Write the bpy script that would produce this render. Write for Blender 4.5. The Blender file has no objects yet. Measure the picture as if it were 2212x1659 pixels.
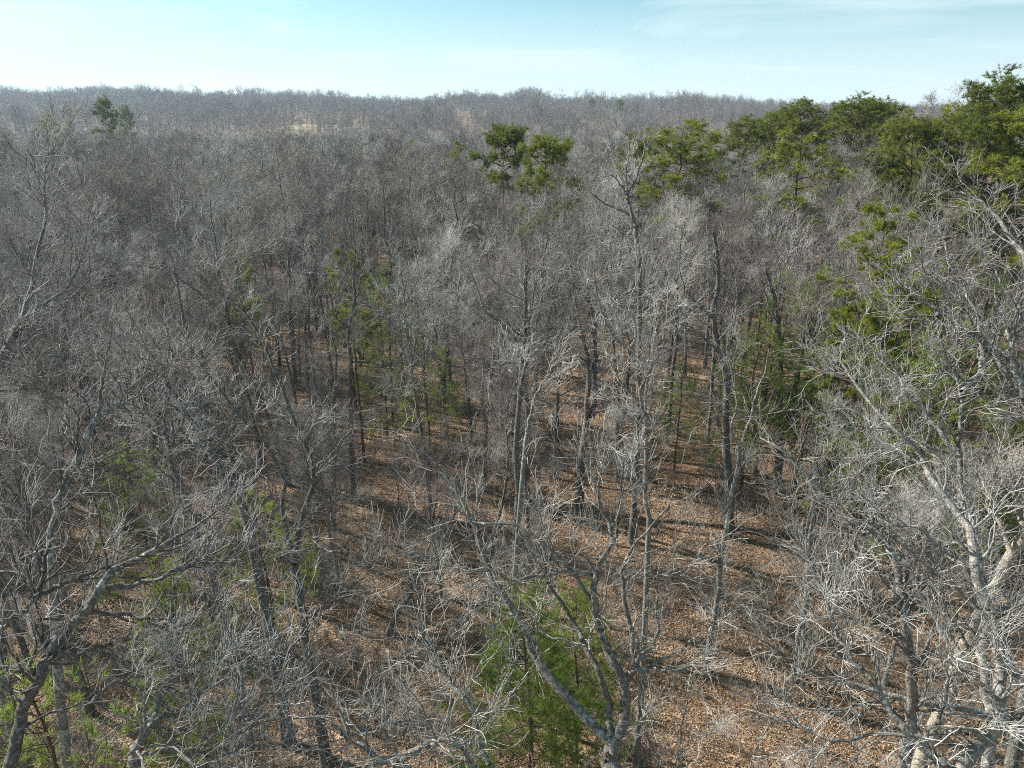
import bpy, math, random
import numpy as np
from mathutils import Vector

rng = np.random.default_rng(7)
random.seed(7)
S = bpy.context.scene
PI = math.pi

# ------------------------------------------------------------------ camera
CAM_H = 24.0
PITCH = math.radians(21.5)
F2 = 1533.0                       # focal length in pixels of a 2212 px wide view
cam = bpy.data.cameras.new('camera')
cam.sensor_width = 36.0
cam.lens = 36.0 * F2 / 2212.0
cam.clip_end = 9000
camo = bpy.data.objects.new('camera', cam)
S.collection.objects.link(camo)
camo.location = (0, 0, CAM_H)
camo.rotation_euler = (PI / 2 - PITCH, 0, 0)
S.camera = camo

# ------------------------------------------------------------------ sky
SUN_AZ = math.radians(65)         # left of the view direction
SUN_EL = math.radians(34)
w = bpy.data.worlds.new('World')
S.world = w
w.use_nodes = True
nt = w.node_tree
nt.nodes.clear()
N = nt.nodes.new
L = nt.links.new
wout = N('ShaderNodeOutputWorld')
bg = N('ShaderNodeBackground')
bg.inputs['Strength'].default_value = 0.088
sky = N('ShaderNodeTexSky')
sky.sky_type = 'NISHITA'
sky.sun_disc = False
sky.sun_elevation = SUN_EL
sky.sun_rotation = -SUN_AZ
sky.altitude = 200
sky.air_density = 1.0
sky.dust_density = 1.0
sky.ozone_density = 1.0
PALE = (4.95, 5.7, 5.8, 1)
tint = N('ShaderNodeMix'); tint.data_type = 'RGBA'; tint.blend_type = 'MULTIPLY'
tint.inputs[0].default_value = 1.0
tint.inputs[7].default_value = (0.82, 1.18, 0.92, 1)
L(sky.outputs[0], tint.inputs[6])
tcv = N('ShaderNodeTexCoord')
lift = N('ShaderNodeVectorMath'); lift.operation = 'ADD'; lift.inputs[1].default_value = (0, 0, .22)
L(tcv.outputs['Generated'], lift.inputs[0]); L(lift.outputs[0], sky.inputs['Vector'])
sep = N('ShaderNodeSeparateXYZ'); L(tcv.outputs['Generated'], sep.inputs[0])
hz_ = N('ShaderNodeMapRange'); hz_.interpolation_type = 'SMOOTHSTEP'
hz_.inputs[1].default_value = -.02; hz_.inputs[2].default_value = .17; hz_.inputs[3].default_value = .85; hz_.inputs[4].default_value = 0.05
L(sep.outputs[2], hz_.inputs[0])
pale = N('ShaderNodeMix'); pale.data_type = 'RGBA'
L(hz_.outputs[0], pale.inputs[0]); L(tint.outputs[2], pale.inputs[6]); pale.inputs[7].default_value = PALE
# thin cirrus drawn out in streaks
tc = N('ShaderNodeTexCoord')
mp = N('ShaderNodeMapping'); mp.inputs['Scale'].default_value = (1.6, 1.6, 16.0)
mp.inputs['Rotation'].default_value = (0, math.radians(5), 0)
nz = N('ShaderNodeTexNoise'); nz.inputs['Scale'].default_value = 1.7; nz.inputs['Detail'].default_value = 7
nz.inputs['Roughness'].default_value = 0.55; nz.inputs['Distortion'].default_value = 0.6
rmp = N('ShaderNodeMapRange'); rmp.inputs[1].default_value = 0.48; rmp.inputs[2].default_value = 0.72
rmp.inputs[3].default_value = 0.0; rmp.inputs[4].default_value = 0.5
cl = N('ShaderNodeMix'); cl.data_type = 'RGBA'
cl.inputs[7].default_value = (5.3, 6.0, 6.1, 1)
L(tc.outputs['Generated'], mp.inputs[0]); L(mp.outputs[0], nz.inputs[0]); L(nz.outputs[0], rmp.inputs[0])
L(rmp.outputs[0], cl.inputs[0]); L(pale.outputs[2], cl.inputs[6]); L(cl.outputs[2], bg.inputs[0])
L(bg.outputs[0], wout.inputs[0])

# ------------------------------------------------------------------ sun
sl = bpy.data.lights.new('sun', 'SUN')
sl.energy = 5.0
sl.angle = math.radians(0.53)
sl.color = (1.0, 0.955, 0.88)
so = bpy.data.objects.new('sun', sl)
S.collection.objects.link(so)
sd = Vector((-math.sin(SUN_AZ) * math.cos(SUN_EL), math.cos(SUN_AZ) * math.cos(SUN_EL), math.sin(SUN_EL)))
so.rotation_euler = sd.to_track_quat('Z', 'Y').to_euler()
so.location = (-40, 20, 60)

S.view_settings.view_transform = 'Standard'
S.view_settings.look = 'None'
S.view_settings.gamma = 1
S.view_settings.use_curve_mapping = False
S.view_settings.exposure = 1.15
cy = S.cycles
cy.max_bounces = 5; cy.diffuse_bounces = 3; cy.glossy_bounces = 1; cy.transmission_bounces = 2
cy.volume_bounces = 0; cy.transparent_max_bounces = 4
cy.caustics_reflective = False; cy.caustics_refractive = False
cy.use_denoising = False
cy.denoiser = 'OPENIMAGEDENOISE'
cy.denoising_input_passes = 'RGB_ALBEDO_NORMAL'
cy.denoising_prefilter = 'ACCURATE'
cy.filter_width = 1.0

# ------------------------------------------------------------------ pixel -> place
TP = math.tan(PITCH)
def ray(px, py):
    dx = (px - 1106.0) / F2; dy = (829.5 - py) / F2
    return np.array([dx, math.cos(PITCH) + dy * math.sin(PITCH), -math.sin(PITCH) + dy * math.cos(PITCH)])
def at(px, py, Y):
    r = ray(px, py)
    return np.array([0, 0, CAM_H]) + r * (Y / r[1])
def project(p):
    x, y, z = p[0], p[1], p[2] - CAM_H
    d = y * math.cos(PITCH) - z * math.sin(PITCH)
    u = y * math.sin(PITCH) + z * math.cos(PITCH)
    return 1106 + F2 * x / d, 829.5 - F2 * u / d, d

def sst(a, b, x):
    t = np.clip((x - a) / (b - a), 0, 1)
    return t * t * (3 - 2 * t)
def hgt(x, y):
    x = np.asarray(x, float); y = np.asarray(y, float)
    yy = np.maximum(y, 1.0)
    side = np.clip(x / (0.72 * yy + 20), -1.6, 1.6)
    z = 6.5 * sst(22, 85, x) * (1 - sst(120, 260, y)) * sst(5, 40, y)
    z = z - 10.0 * sst(110, 300, y)
    amp = 25.5 - 9.5 * side - 4.5 * np.exp(-((side - 0.9) / 0.35) ** 2)
    z = z + amp * sst(300, 1000, y)
    z = z + 7.0 * np.exp(-(((x + 165) / 95) ** 2 + ((y - 530) / 75) ** 2))
    z = z + 1.6 * np.sin(x / 61.0 + 1.0) * np.sin(y / 83.0 + 2) * sst(60, 250, y)
    z = z + 5.5 * np.sin(side * 7.0 + 0.4) * sst(600, 1000, y) * 0.45 + 1.6 * np.sin(side * 19 + 2) * sst(600, 1000, y)
    z = z + 0.22 * np.sin(x / 3.7 + 0.6 * np.sin(y / 5.1)) * np.sin(y / 4.3 + 1.2) + 0.35 * np.sin(x / 11 + 2) * np.sin(y / 9.0)
    z = z - 30 * sst(1150, 1800, y)
    return z
def ground_at(px, py):
    r = ray(px, py); o = np.array([0, 0, CAM_H])
    t = np.linspace(5, 1500, 12000)
    P = o[None] + r[None] * t[:, None]
    below = np.nonzero(P[:, 2] < hgt(P[:, 0], P[:, 1]))[0]
    return P[below[0]]

# ------------------------------------------------------------------ materials
def mat(name):
    m = bpy.data.materials.new(name); m.use_nodes = True
    n = m.node_tree
    b = n.nodes['Principled BSDF']
    b.inputs['Roughness'].default_value = 0.85
    b.inputs['Specular IOR Level'].default_value = 0.15
    return m, n, b
def noise(n, scale, detail=4, rough=.55, vec=None, off=None):
    t = n.nodes.new('ShaderNodeTexNoise')
    t.inputs['Scale'].default_value = scale; t.inputs['Detail'].default_value = detail
    t.inputs['Roughness'].default_value = rough
    if vec is not None: n.links.new(vec, t.inputs[0])
    return t
def ramp(n, src, stops):
    r = n.nodes.new('ShaderNodeValToRGB')
    n.links.new(src, r.inputs[0])
    e = r.color_ramp.elements
    while len(e) > 1: e.remove(e[0])
    e[0].position = stops[0][0]; e[0].color = (*stops[0][1], 1)
    for p, c in stops[1:]:
        k = e.new(p); k.color = (*c, 1)
    return r
def mixc(n, fac, a, b, blend='MIX'):
    m = n.nodes.new('ShaderNodeMix'); m.data_type = 'RGBA'; m.blend_type = blend
    for s, v in ((0, fac), (6, a), (7, b)):
        if isinstance(v, (int, float)): m.inputs[s].default_value = v
        elif isinstance(v, tuple): m.inputs[s].default_value = (*v, 1)
        else: n.links.new(v, m.inputs[s])
    return m.outputs[2]

def bark(name, dark, light, lichen, amount=.5, scale=2.2):
    m, n, b = mat(name)
    geo = n.nodes.new('ShaderNodeNewGeometry')
    oi = n.nodes.new('ShaderNodeObjectInfo')
    add = n.nodes.new('ShaderNodeVectorMath'); add.operation = 'ADD'
    n.links.new(geo.outputs['Position'], add.inputs[0]); n.links.new(oi.outputs['Random'], add.inputs[1])
    nA = noise(n, scale, 5, .65, add.outputs[0])
    mpn = n.nodes.new('ShaderNodeMapping'); mpn.inputs['Scale'].default_value = (7, 7, 4.0)
    n.links.new(add.outputs[0], mpn.inputs[0])
    nB = noise(n, 4.0, 4, .6, mpn.outputs[0])
    c1 = ramp(n, nB.outputs[0], [(.34, dark), (.62, light)])
    # lichen patches
    nC = noise(n, scale * 4.5, 3, .6, add.outputs[0])
    lr = ramp(n, nC.outputs[0], [(.62 - amount * .28, (0, 0, 0)), (.74 - amount * .28, (1, 1, 1))])
    lr2 = ramp(n, nA.outputs[0], [(.40, (0.15,) * 3), (.60, (1, 1, 1))])
    f = mixc(n, 1.0, lr.outputs[0], lr2.outputs[0], 'MULTIPLY')
    col = mixc(n, f, c1.outputs[0], lichen)
    tone = ramp(n, oi.outputs['Random'], [(0, (.74, .72, .70)), (.5, (1, 1, 1)), (1, (1.22, 1.20, 1.2))])
    col = mixc(n, 1.0, col, tone.outputs[0], 'MULTIPLY')
    n.links.new(col, b.inputs['Base Color'])
    bp = n.nodes.new('ShaderNodeBump'); bp.inputs['Strength'].default_value = .9; bp.inputs['Distance'].default_value = .04
    n.links.new(nB.outputs[0], bp.inputs['Height']); n.links.new(bp.outputs[0], b.inputs['Normal'])
    return m
M_BARK = bark('grey_bark', (.06, .052, .046), (.215, .20, .18), (.40, .41, .38), .5)
M_BARKD = bark('dark_bark', (.05, .043, .038), (.16, .145, .13), (.33, .33, .31), .38)  # own dark bark; also paints backlit shade onto left foreground trees
M_BARKP = bark('pale_bark', (.09, .08, .07), (.26, .24, .215), (.40, .40, .37), .42)
M_BEIGE = bark('beige_bark', (.20, .16, .12), (.42, .355, .285), (.50, .48, .43), .3)
M_PINEB = bark('pine_bark', (.06, .04, .03), (.17, .12, .09), (.25, .23, .2), .2)

def twigmat(name, a, b_, c):
    m, n, b = mat(name)
    geo = n.nodes.new('ShaderNodeNewGeometry'); oi = n.nodes.new('ShaderNodeObjectInfo')
    t = noise(n, .9, 3, .6, geo.outputs['Position'])
    r = ramp(n, t.outputs[0], [(.33, a), (.5, b_), (.66, c)])
    tone = ramp(n, oi.outputs['Random'], [(0, (.62, .57, .54)), (.25, (.86, .83, .86)), (.55, (1.05, 1.06, 1.05)), (.75, (.95, .90, .84)), (1, (1.35, 1.36, 1.34))])
    col = mixc(n, 1.0, r.outputs[0], tone.outputs[0], 'MULTIPLY')
    n.links.new(col, b.inputs['Base Color'])
    return m
M_TWIG = twigmat('grey_twigs', (.20, .18, .165), (.32, .31, .295), (.52, .515, .49))
M_TWIGB = twigmat('brown_twigs', (.12, .10, .09), (.20, .183, .168), (.33, .31, .29))
M_TWIGF = twigmat('far_twigs', (.125, .105, .098), (.21, .185, .172), (.30, .27, .255))

def needles(name, a, b_, c):
    m, n, b = mat(name)
    geo = n.nodes.new('ShaderNodeNewGeometry'); oi = n.nodes.new('ShaderNodeObjectInfo')
    t = noise(n, 1.1, 3, .6, geo.outputs['Position'])
    t2 = noise(n, 7, 2, .6, geo.outputs['Position'])
    mx = mixc(n, .5, t.outputs[0], t2.outputs[0])
    r = ramp(n, mx, [(.36, a), (.5, b_), (.64, c)])
    tone = ramp(n, oi.outputs['Random'], [(0, (.8, .84, .8)), (1, (1.2, 1.15, 1.05))])
    col = mixc(n, 1.0, r.outputs[0], tone.outputs[0], 'MULTIPLY')
    n.links.new(col, b.inputs['Base Color'])
    b.inputs['Roughness'].default_value = .6
    tr = n.nodes.new('ShaderNodeBsdfTranslucent'); n.links.new(col, tr.inputs[0])
    ms = n.nodes.new('ShaderNodeMixShader'); ms.inputs[0].default_value = .45
    out = n.nodes['Material Output']
    n.links.new(b.outputs[0], ms.inputs[1]); n.links.new(tr.outputs[0], ms.inputs[2]); n.links.new(ms.outputs[0], out.inputs[0])
    return m
M_NDARK = needles('dark_needles', (.07, .10, .024), (.15, .175, .036), (.25, .26, .055))
M_NYEL = needles('yellow_green_needles', (.11, .14, .020), (.21, .24, .032), (.33, .33, .05))
M_NSOFT = needles('soft_green_needles', (.11, .16, .035), (.20, .27, .055), (.32, .39, .09))

# ground
def ground_mat():
    m, n, b = mat('leaf_litter_ground')
    geo = n.nodes.new('ShaderNodeNewGeometry'); P = geo.outputs['Position']
    vo = n.nodes.new('ShaderNodeTexVoronoi'); vo.inputs['Scale'].default_value = 9.0; n.links.new(P, vo.inputs[0])
    vr = n.nodes.new('ShaderNodeSeparateColor'); n.links.new(vo.outputs['Color'], vr.inputs[0])
    leaf = ramp(n, vr.outputs[0], [(0, (.085, .052, .032)), (.35, (.18, .112, .068)), (.7, (.30, .195, .12)), (1, (.46, .34, .23))])
    big = noise(n, .16, 4, .6, P)
    bd = noise(n, 1.1, 5, .62, P)
    bsum = mixc(n, .45, big.outputs[0], bd.outputs[0])
    patch = ramp(n, bsum, [(.38, (.50, .49, .48)), (.48, (.9, .9, .9)), (.62, (1.15, 1.12, 1.08))])
    col = mixc(n, 1, leaf.outputs[0], patch.outputs[0], 'MULTIPLY')
    md = noise(n, 1.3, 4, .6, P)
    gr = ramp(n, md.outputs[0], [(.60, (0, 0, 0)), (.72, (1, 1, 1))])
    gf = mixc(n, 1, gr.outputs[0], (.45, .45, .45), 'MULTIPLY')
    col = mixc(n, gf, col, (.10, .105, .045))
    n.links.new(col, b.inputs['Base Color'])
    bp = n.nodes.new('ShaderNodeBump'); bp.inputs['Strength'].default_value = .9; bp.inputs['Distance'].default_value = .06
    n.links.new(vr.outputs[1], bp.inputs['Height']); n.links.new(bp.outputs[0], b.inputs['Normal'])
    return m
M_GROUND = ground_mat()
def leafm():
    m, n, b = mat('dead_leaves')
    g = n.nodes.new('ShaderNodeNewGeometry')
    vo = n.nodes.new('ShaderNodeTexWhiteNoise'); vo.noise_dimensions = '1D'
    n.links.new(g.outputs['Random Per Island'], vo.inputs['W'])
    r = ramp(n, vo.outputs[0], [(0, (.10, .055, .032)), (.4, (.22, .13, .073)), (.75, (.36, .225, .13)), (1, (.55, .42, .28))])
    n.links.new(r.outputs[0], b.inputs['Base Color'])
    b.inputs['Roughness'].default_value = .6
    b.inputs['Specular IOR Level'].default_value = .35
    return m
M_LEAF = leafm()
def fieldm():
    m, n, b = mat('dry_grass_field')
    g = n.nodes.new('ShaderNodeNewGeometry')
    t = noise(n, .3, 4, .6, g.outputs['Position'])
    r = ramp(n, t.outputs[0], [(.35, (.26, .215, .12)), (.65, (.38, .32, .18))])
    n.links.new(r.outputs[0], b.inputs['Base Color'])
    return m
M_FIELD = fieldm()
def plain(name, c, rough=.7):
    m, n, b = mat(name)
    g = n.nodes.new('ShaderNodeNewGeometry')
    t = noise(n, 2.0, 4, .6, g.outputs['Position'])
    r = ramp(n, t.outputs[0], [(.3, tuple(v * .85 for v in c)), (.7, tuple(min(1, v * 1.1) for v in c))])
    n.links.new(r.outputs[0], b.inputs['Base Color']); b.inputs['Roughness'].default_value = rough
    return m

# ------------------------------------------------------------------ geometry tools
def unit(v):
    return v / np.maximum(np.linalg.norm(v, axis=-1, keepdims=True), 1e-9)
def perp(t, g):
    a = g.normal(size=t.shape)
    a = a - (a * t).sum(-1, keepdims=True) * t
    return unit(a)

def tubes(P, R, sides):
    """P (m,k,3), R (m,k) -> verts, quads"""
    m, k, _ = P.shape
    T = np.gradient(P, axis=1); T = unit(T)
    ref = np.zeros_like(T); ref[..., 0] = 1.0
    mean = unit(P[:, -1] - P[:, 0])
    flip = np.abs(mean[:, 0]) > .8
    ref[flip] = (0, 1, 0)
    A = unit(np.cross(T, ref)); B = np.cross(T, A)
    an = np.arange(sides) * 2 * PI / sides
    V = P[:, :, None, :] + R[:, :, None, None] * (np.cos(an)[None, None, :, None] * A[:, :, None, :] + np.sin(an)[None, None, :, None] * B[:, :, None, :])
    V = V.reshape(-1, 3)
    base = (np.arange(m) * k * sides)[:, None, None] + (np.arange(k - 1) * sides)[None, :, None]
    s = np.arange(sides)[None, None, :]; s2 = (s + 1) % sides
    Fq = np.stack([base + s, base + s2, base + sides + s2, base + sides + s], -1).reshape(-1, 4)
    return V, Fq
class Geo:
    def __init__(s): s.V = []; s.F = []; s.M = []; s.n = 0; s.mats = []
    def add(s, V, Fc, m):
        if m not in s.mats: s.mats.append(m)
        s.V.append(V); s.F.append(Fc + s.n); s.M.append(np.full(len(Fc), s.mats.index(m))); s.n += len(V)
    def tube(s, P, R, sides, m):
        if len(P): s.add(*tubes(np.asarray(P, float), np.asarray(R, float), sides), m)
        return s
    def mesh(s, name, smooth=True):
        V = np.concatenate(s.V).astype(np.float32)
        me = bpy.data.meshes.new(name)
        loops = np.concatenate([f.reshape(-1) for f in s.F]).astype(np.int32)
        sizes = np.concatenate([np.full(len(f), f.shape[1]) for f in s.F]).astype(np.int32)
        starts = np.concatenate([[0], np.cumsum(sizes)[:-1]]).astype(np.int32)
        me.vertices.add(len(V)); me.vertices.foreach_set('co', V.ravel())
        me.loops.add(len(loops)); me.loops.foreach_set('vertex_index', loops)
        me.polygons.add(len(sizes)); me.polygons.foreach_set('loop_start', starts)
        me.polygons.foreach_set('material_index', np.concatenate(s.M).astype(np.int32))
        me.update(calc_edges=True)
        if smooth: me.polygons.foreach_set('use_smooth', np.ones(len(sizes), bool))
        for m in s.mats: me.materials.append(m)
        return me

def grow(P, R, n, g, trange=(.2, 1.), lmin=.5, lmax=1., ang=(35, 65), wig=.22, trop=.05, kc=4, rf=.6, rtip=.003, rmax=9, tbias=1., decay=.4):
    """spawn n children spread over parent polylines P by length"""
    m, k, _ = P.shape
    ln = np.linalg.norm(np.diff(P, axis=1), axis=-1).sum(1)
    pi = g.choice(m, n, p=ln / ln.sum())
    t = trange[0] + (trange[1] - trange[0]) * g.random(n) ** tbias
    f = t * (k - 1); i = np.minimum(f.astype(int), k - 2); u = (f - i)[:, None]
    p0 = P[pi, i] * (1 - u) + P[pi, i + 1] * u
    T = unit(P[pi, i + 1] - P[pi, i])
    r0 = R[pi, i] * (1 - u[:, 0]) + R[pi, i + 1] * u[:, 0]
    a = np.radians(g.uniform(ang[0], ang[1], n))[:, None]
    d = unit(np.cos(a) * T + np.sin(a) * perp(T, g) + np.array([0, 0, trop * 2]))
    length = g.uniform(lmin, lmax, n) * (1 - decay * t)
    st = (length / (kc - 1))[:, None]
    out = np.zeros((n, kc, 3)); out[:, 0] = p0
    for j in range(1, kc):
        out[:, j] = out[:, j - 1] + d * st
        d = unit(d + g.normal(size=d.shape) * wig + np.array([0, 0, trop]))
    rs = np.minimum(np.maximum(r0 * rf, rtip * 1.2), rmax)
    q = np.linspace(0, 1, kc)[None]
    RR = rs[:, None] * (1 - q) + rtip * q
    return out, RR

def resample(pts, k):
    pts = np.asarray(pts, float)
    # Catmull-like smoothing through the traced nodes
    d = np.r_[0, np.cumsum(np.linalg.norm(np.diff(pts, axis=0), axis=1))]
    s = np.linspace(0, d[-1], k)
    return np.stack([np.interp(s, d, pts[:, c]) for c in range(3)], 1)

# ------------------------------------------------------------------ objects
def link(o, parent=None):
    S.collection.objects.link(o)
    if parent is not None: o.parent = parent
    return o
def part(name, me, parent, kind=None):
    o = bpy.data.objects.new(name, me); link(o, parent)
    if kind: o['kind'] = kind
    return o
def thing(name, label, cat, loc, group=None):
    o = bpy.data.objects.new(name, None); link(o)
    o.empty_display_size = .3
    o.location = loc
    o['label'] = label; o['category'] = cat
    if group: o['group'] = group
    return o

# ------------------------------------------------------------------ terrain
ys = np.r_[np.linspace(-90, 0, 16)[:-1], np.linspace(0, 90, 121)[:-1], 90 * np.geomspace(1, 16.6, 90)]
us = np.linspace(-1, 1, 181)
YY, UU = np.meshgrid(ys, us, indexing='ij')
XX = UU * (110 + 1.05 * np.maximum(YY, 0))
ZZ = hgt(XX, YY)
g = Geo()
nr, nc = YY.shape
idx = np.arange(nr * nc).reshape(nr, nc)
g.add(np.stack([XX, YY, ZZ], -1).reshape(-1, 3), np.stack([idx[:-1, :-1], idx[:-1, 1:], idx[1:, 1:], idx[1:, :-1]], -1).reshape(-1, 4), M_GROUND)
gr = link(bpy.data.objects.new('ground', g.mesh('ground')))
gr['kind'] = 'structure'
FIELDS = [(-152, 505, 15, 26), (-168, 650, 34, 26), (60, 780, 20, 12)]
for (fx, fy, fa, fb) in FIELDS:
    aa = np.linspace(0, 2 * PI, 49)[:-1]; rr = np.linspace(0, 1, 9)[1:]
    wob = 1 + .12 * np.sin(aa * 3 + fx) + .08 * np.sin(aa * 7)
    X = fx + fa * rr[:, None] * (np.cos(aa) * wob)[None]; Y = fy + fb * rr[:, None] * (np.sin(aa) * wob)[None]
    V = np.stack([X, Y, hgt(X, Y) + .12], -1).reshape(-1, 3)
    V = np.r_[[[fx, fy, float(hgt(fx, fy)) + .12]], V]
    n_ = 48; Q = []
    for i in range(7):
        a = 1 + i * n_ + np.arange(n_); a2 = 1 + i * n_ + (np.arange(n_) + 1) % n_
        Q.append(np.stack([a, a + n_, a2 + n_, a2], -1))
    g = Geo(); g.add(V, np.concatenate(Q), M_FIELD)
    g2 = np.stack([np.zeros(n_, int), 1 + np.arange(n_), 1 + (np.arange(n_) + 1) % n_], -1)
    g.F.append(g2); g.M.append(np.zeros(n_, int))
    o = link(bpy.data.objects.new('field', g.mesh('field'))); o['kind'] = 'structure'

# ------------------------------------------------------------------ bare tree builder (local coordinates)
def bare_tree(seed, h, nl, detail, kind, mats, spread=1.0):
    """returns trunk polyline, limbs list, finer levels"""
    g = np.random.default_rng(seed)
    K = 16
    q = np.linspace(0, 1, K)
    lean = g.normal(size=2) * .035 * h
    wv = np.cumsum(g.normal(size=(K, 2)) * .012 * h, axis=0) * q[:, None]
    T = np.stack([lean[0] * q + wv[:, 0], lean[1] * q + wv[:, 1], h * q], 1)
    r0 = h * .0095 * g.uniform(.85, 1.2)
    TR = r0 * (1 - q) ** .75 * .92 + .012
    TR[0] *= 1.35
    limbs = []
    t0 = {'high': .5, 'mid': .38, 'fork': .42}[kind]
    az = g.uniform(0, 2 * PI)
    for i in range(nl):
        t = t0 + (.93 - t0) * (i + g.uniform(0, .7)) / nl
        az += 2.4 + g.normal() * .5
        f = t * (K - 1); j = min(int(f), K - 2); u = f - j
        p = T[j] * (1 - u) + T[j + 1] * u
        r = (TR[j] * (1 - u) + TR[j + 1] * u)
        el = math.radians(g.uniform(28, 55) if kind != 'fork' else g.uniform(50, 72))
        if i == 0 and g.random() < .5: el = math.radians(15)
        ln = h * g.uniform(.20, .32) * (1.15 - .5 * (t - t0) / (1 - t0)) * spread
        if kind == 'fork' and i < 3: ln *= 1.35
        kl = 10
        d = np.array([math.cos(az) * math.cos(el), math.sin(az) * math.cos(el), math.sin(el)])
        pts = [p]
        for _ in range(kl - 1):
            pts.append(pts[-1] + d * ln / (kl - 1))
            d = d + g.normal(size=3) * .2 + np.array([0, 0, .09]); d /= np.linalg.norm(d)
        rl = r * (.62 if kind != 'fork' else .78)
        limbs.append((np.array(pts), np.linspace(rl, .012, kl)))
    LP = np.array([l[0] for l in limbs]); LR = np.array([l[1] for l in limbs])
    nT = max(1, int(K * (1 - t0)))
    upper = T[-8:][None]; upperR = TR[-8:][None]
    n2, n3, n4 = detail
    B1, R1 = grow(LP, LR, n2, g, (.15, 1), h * .07, h * .15, (30, 62), .2, .09, 6, .6, .007, tbias=.8)
    Bu, Ru = grow(upper, upperR, n2 // 6, g, (.1, 1), h * .06, h * .12, (35, 65), .2, .1, 6, .5, .007)
    B1 = np.concatenate([B1, Bu]); R1 = np.concatenate([R1, Ru])
    # a few small shoots on the lower trunk
    B2, R2 = grow(np.concatenate([B1]), R1, n3, g, (.15, 1), .7, 1.7, (28, 65), .22, .08, 4, .62, .0045, tbias=.8)
    B3, R3 = grow(B2, R2, n4, g, (.15, 1), .35, .85, (25, 65), .25, .07, 3, .7, .0035)
    return g, T, TR, limbs, (B1, R1), (B2, R2), (B3, R3)

def build_tree_parts(spec, mats, rs=1.0, split_limbs=True, sides=(8, 6, 4, 3, 3)):
    g, T, TR, limbs, L1, L2, L3 = spec
    mb, mt = mats
    out = []
    out.append(('trunk', Geo().tube(T[None], TR[None], sides[0], M_BARKD if mb is M_BARK else mb).mesh('trunk'), None))
    if split_limbs:
        for P, R in limbs:
            out.append(('limb', Geo().tube(P[None], R[None], sides[1], mb).mesh('limb'), None))
    cr = Geo()
    if not split_limbs:
        for P, R in limbs: cr.tube(P[None], R[None], sides[1], mb)
    cr.tube(L1[0], L1[1], sides[2], mt); cr.tube(L2[0], L2[1] * rs, sides[3], mt); cr.tube(L3[0], L3[1] * rs, sides[4], mt)
    out.append(('crown', cr.mesh('crown'), 'stuff'))
    return out

PROTO_N = []   # near: trunk, limbs, crown
PSPEC = [(11, 18, 8, 'mid', 0), (12, 17, 7, 'fork', 0), (13, 19, 8, 'high', 1), (14, 16, 7, 'mid', 2), (15, 18, 7, 'fork', 1), (16, 17, 9, 'mid', 0), (17, 15, 7, 'high', 2), (18, 19, 8, 'fork', 0), (19, 14, 6, 'mid', 0), (20, 17, 8, 'high', 0)]
BM = [(M_BARK, M_TWIG), (M_BARKD, M_TWIGB), (M_BARKP, M_TWIG), (M_BEIGE, M_TWIG)]
LOOK = ['grey-barked', 'dark-barked', 'pale-barked']
HABIT = {'mid': 'broad-crowned', 'fork': 'forking', 'high': 'tall straight'}
for (sd_, h, nl, kd, mi) in PSPEC:
    PROTO_N.append((h, kd, mi, build_tree_parts(bare_tree(sd_, h, nl, (120, 820, 2600), kd, None), BM[mi], 1.25)))
POLES = []
for (sd_, h, nl) in [(41, 17, 4), (42, 15, 4), (43, 18, 5)]:
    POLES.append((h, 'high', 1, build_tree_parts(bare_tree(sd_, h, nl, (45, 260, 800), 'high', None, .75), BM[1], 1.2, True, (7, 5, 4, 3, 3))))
PROTO_M = []
for (sd_, h, nl, kd, mi) in [(31, 17, 7, 'mid', 0), (32, 18, 6, 'fork', 0), (33, 18, 7, 'high', 1), (34, 15, 7, 'mid', 2), (35, 17, 8, 'fork', 0), (36, 16, 7, 'mid', 1), (37, 18, 7, 'high', 0), (38, 14, 7, 'mid', 0)]:
    PROTO_M.append((h, kd, mi, build_tree_parts(bare_tree(sd_, h, nl, (105, 620, 1400), kd, None), (BM[mi][0], M_TWIGB if mi == 1 else M_TWIG), 1.9, False, (6, 4, 3, 3, 3))))

# prototypes for the mass (kept outside the scene, instanced by geometry nodes)
def hidden_collection(name): return bpy.data.collections.new(name)
C_FAR = hidden_collection('far_tree_kinds'); C_MID = hidden_collection('mid_tree_kinds'); C_SAP = hidden_collection('sapling_kinds'); C_LEAF = hidden_collection('leaf_kinds')
def joined(spec, mb, mt, rs, sides):
    g_, T, TR, limbs, L1, L2, L3 = spec
    G = Geo(); G.tube(T[None], TR[None], sides[0], M_BARKD)
    for P, R in limbs: G.tube(P[None], R[None], sides[1], mb)
    G.tube(L1[0], L1[1] * (1 + (rs - 1) * .4), 3, mt); G.tube(L2[0], L2[1] * rs, 3, mt)
    if len(L3[0]): G.tube(L3[0], L3[1] * rs, 3, mt)
    return G
for i, (sd_, h, nl, kd, mi) in enumerate([(51, 17, 7, 'mid', 0), (52, 18, 6, 'fork', 1), (53, 17, 7, 'high', 0), (54, 15, 7, 'mid', 0), (55, 16, 6, 'fork', 2), (56, 17, 4, 'high', 1)]):
    C_MID.objects.link(bpy.data.objects.new('bare_tree_kind', joined(bare_tree(sd_, h, nl, (95, 430, 800), kd, None), BM[mi][0], M_TWIG if mi != 1 else M_TWIGB, 2.4, (5, 4)).mesh('mk')))
for i, (sd_, h, nl, kd, mi) in enumerate([(61, 17, 7, 'mid', 0), (62, 18, 6, 'fork', 0), (63, 16, 7, 'mid', 1), (64, 17, 6, 'fork', 0)]):
    C_FAR.objects.link(bpy.data.objects.new('far_tree_kind', joined(bare_tree(sd_, h, nl, (50, 190, 160), kd, None, 1.15), M_BARK, M_TWIGF, 5.0, (4, 3)).mesh('fk')))
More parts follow.
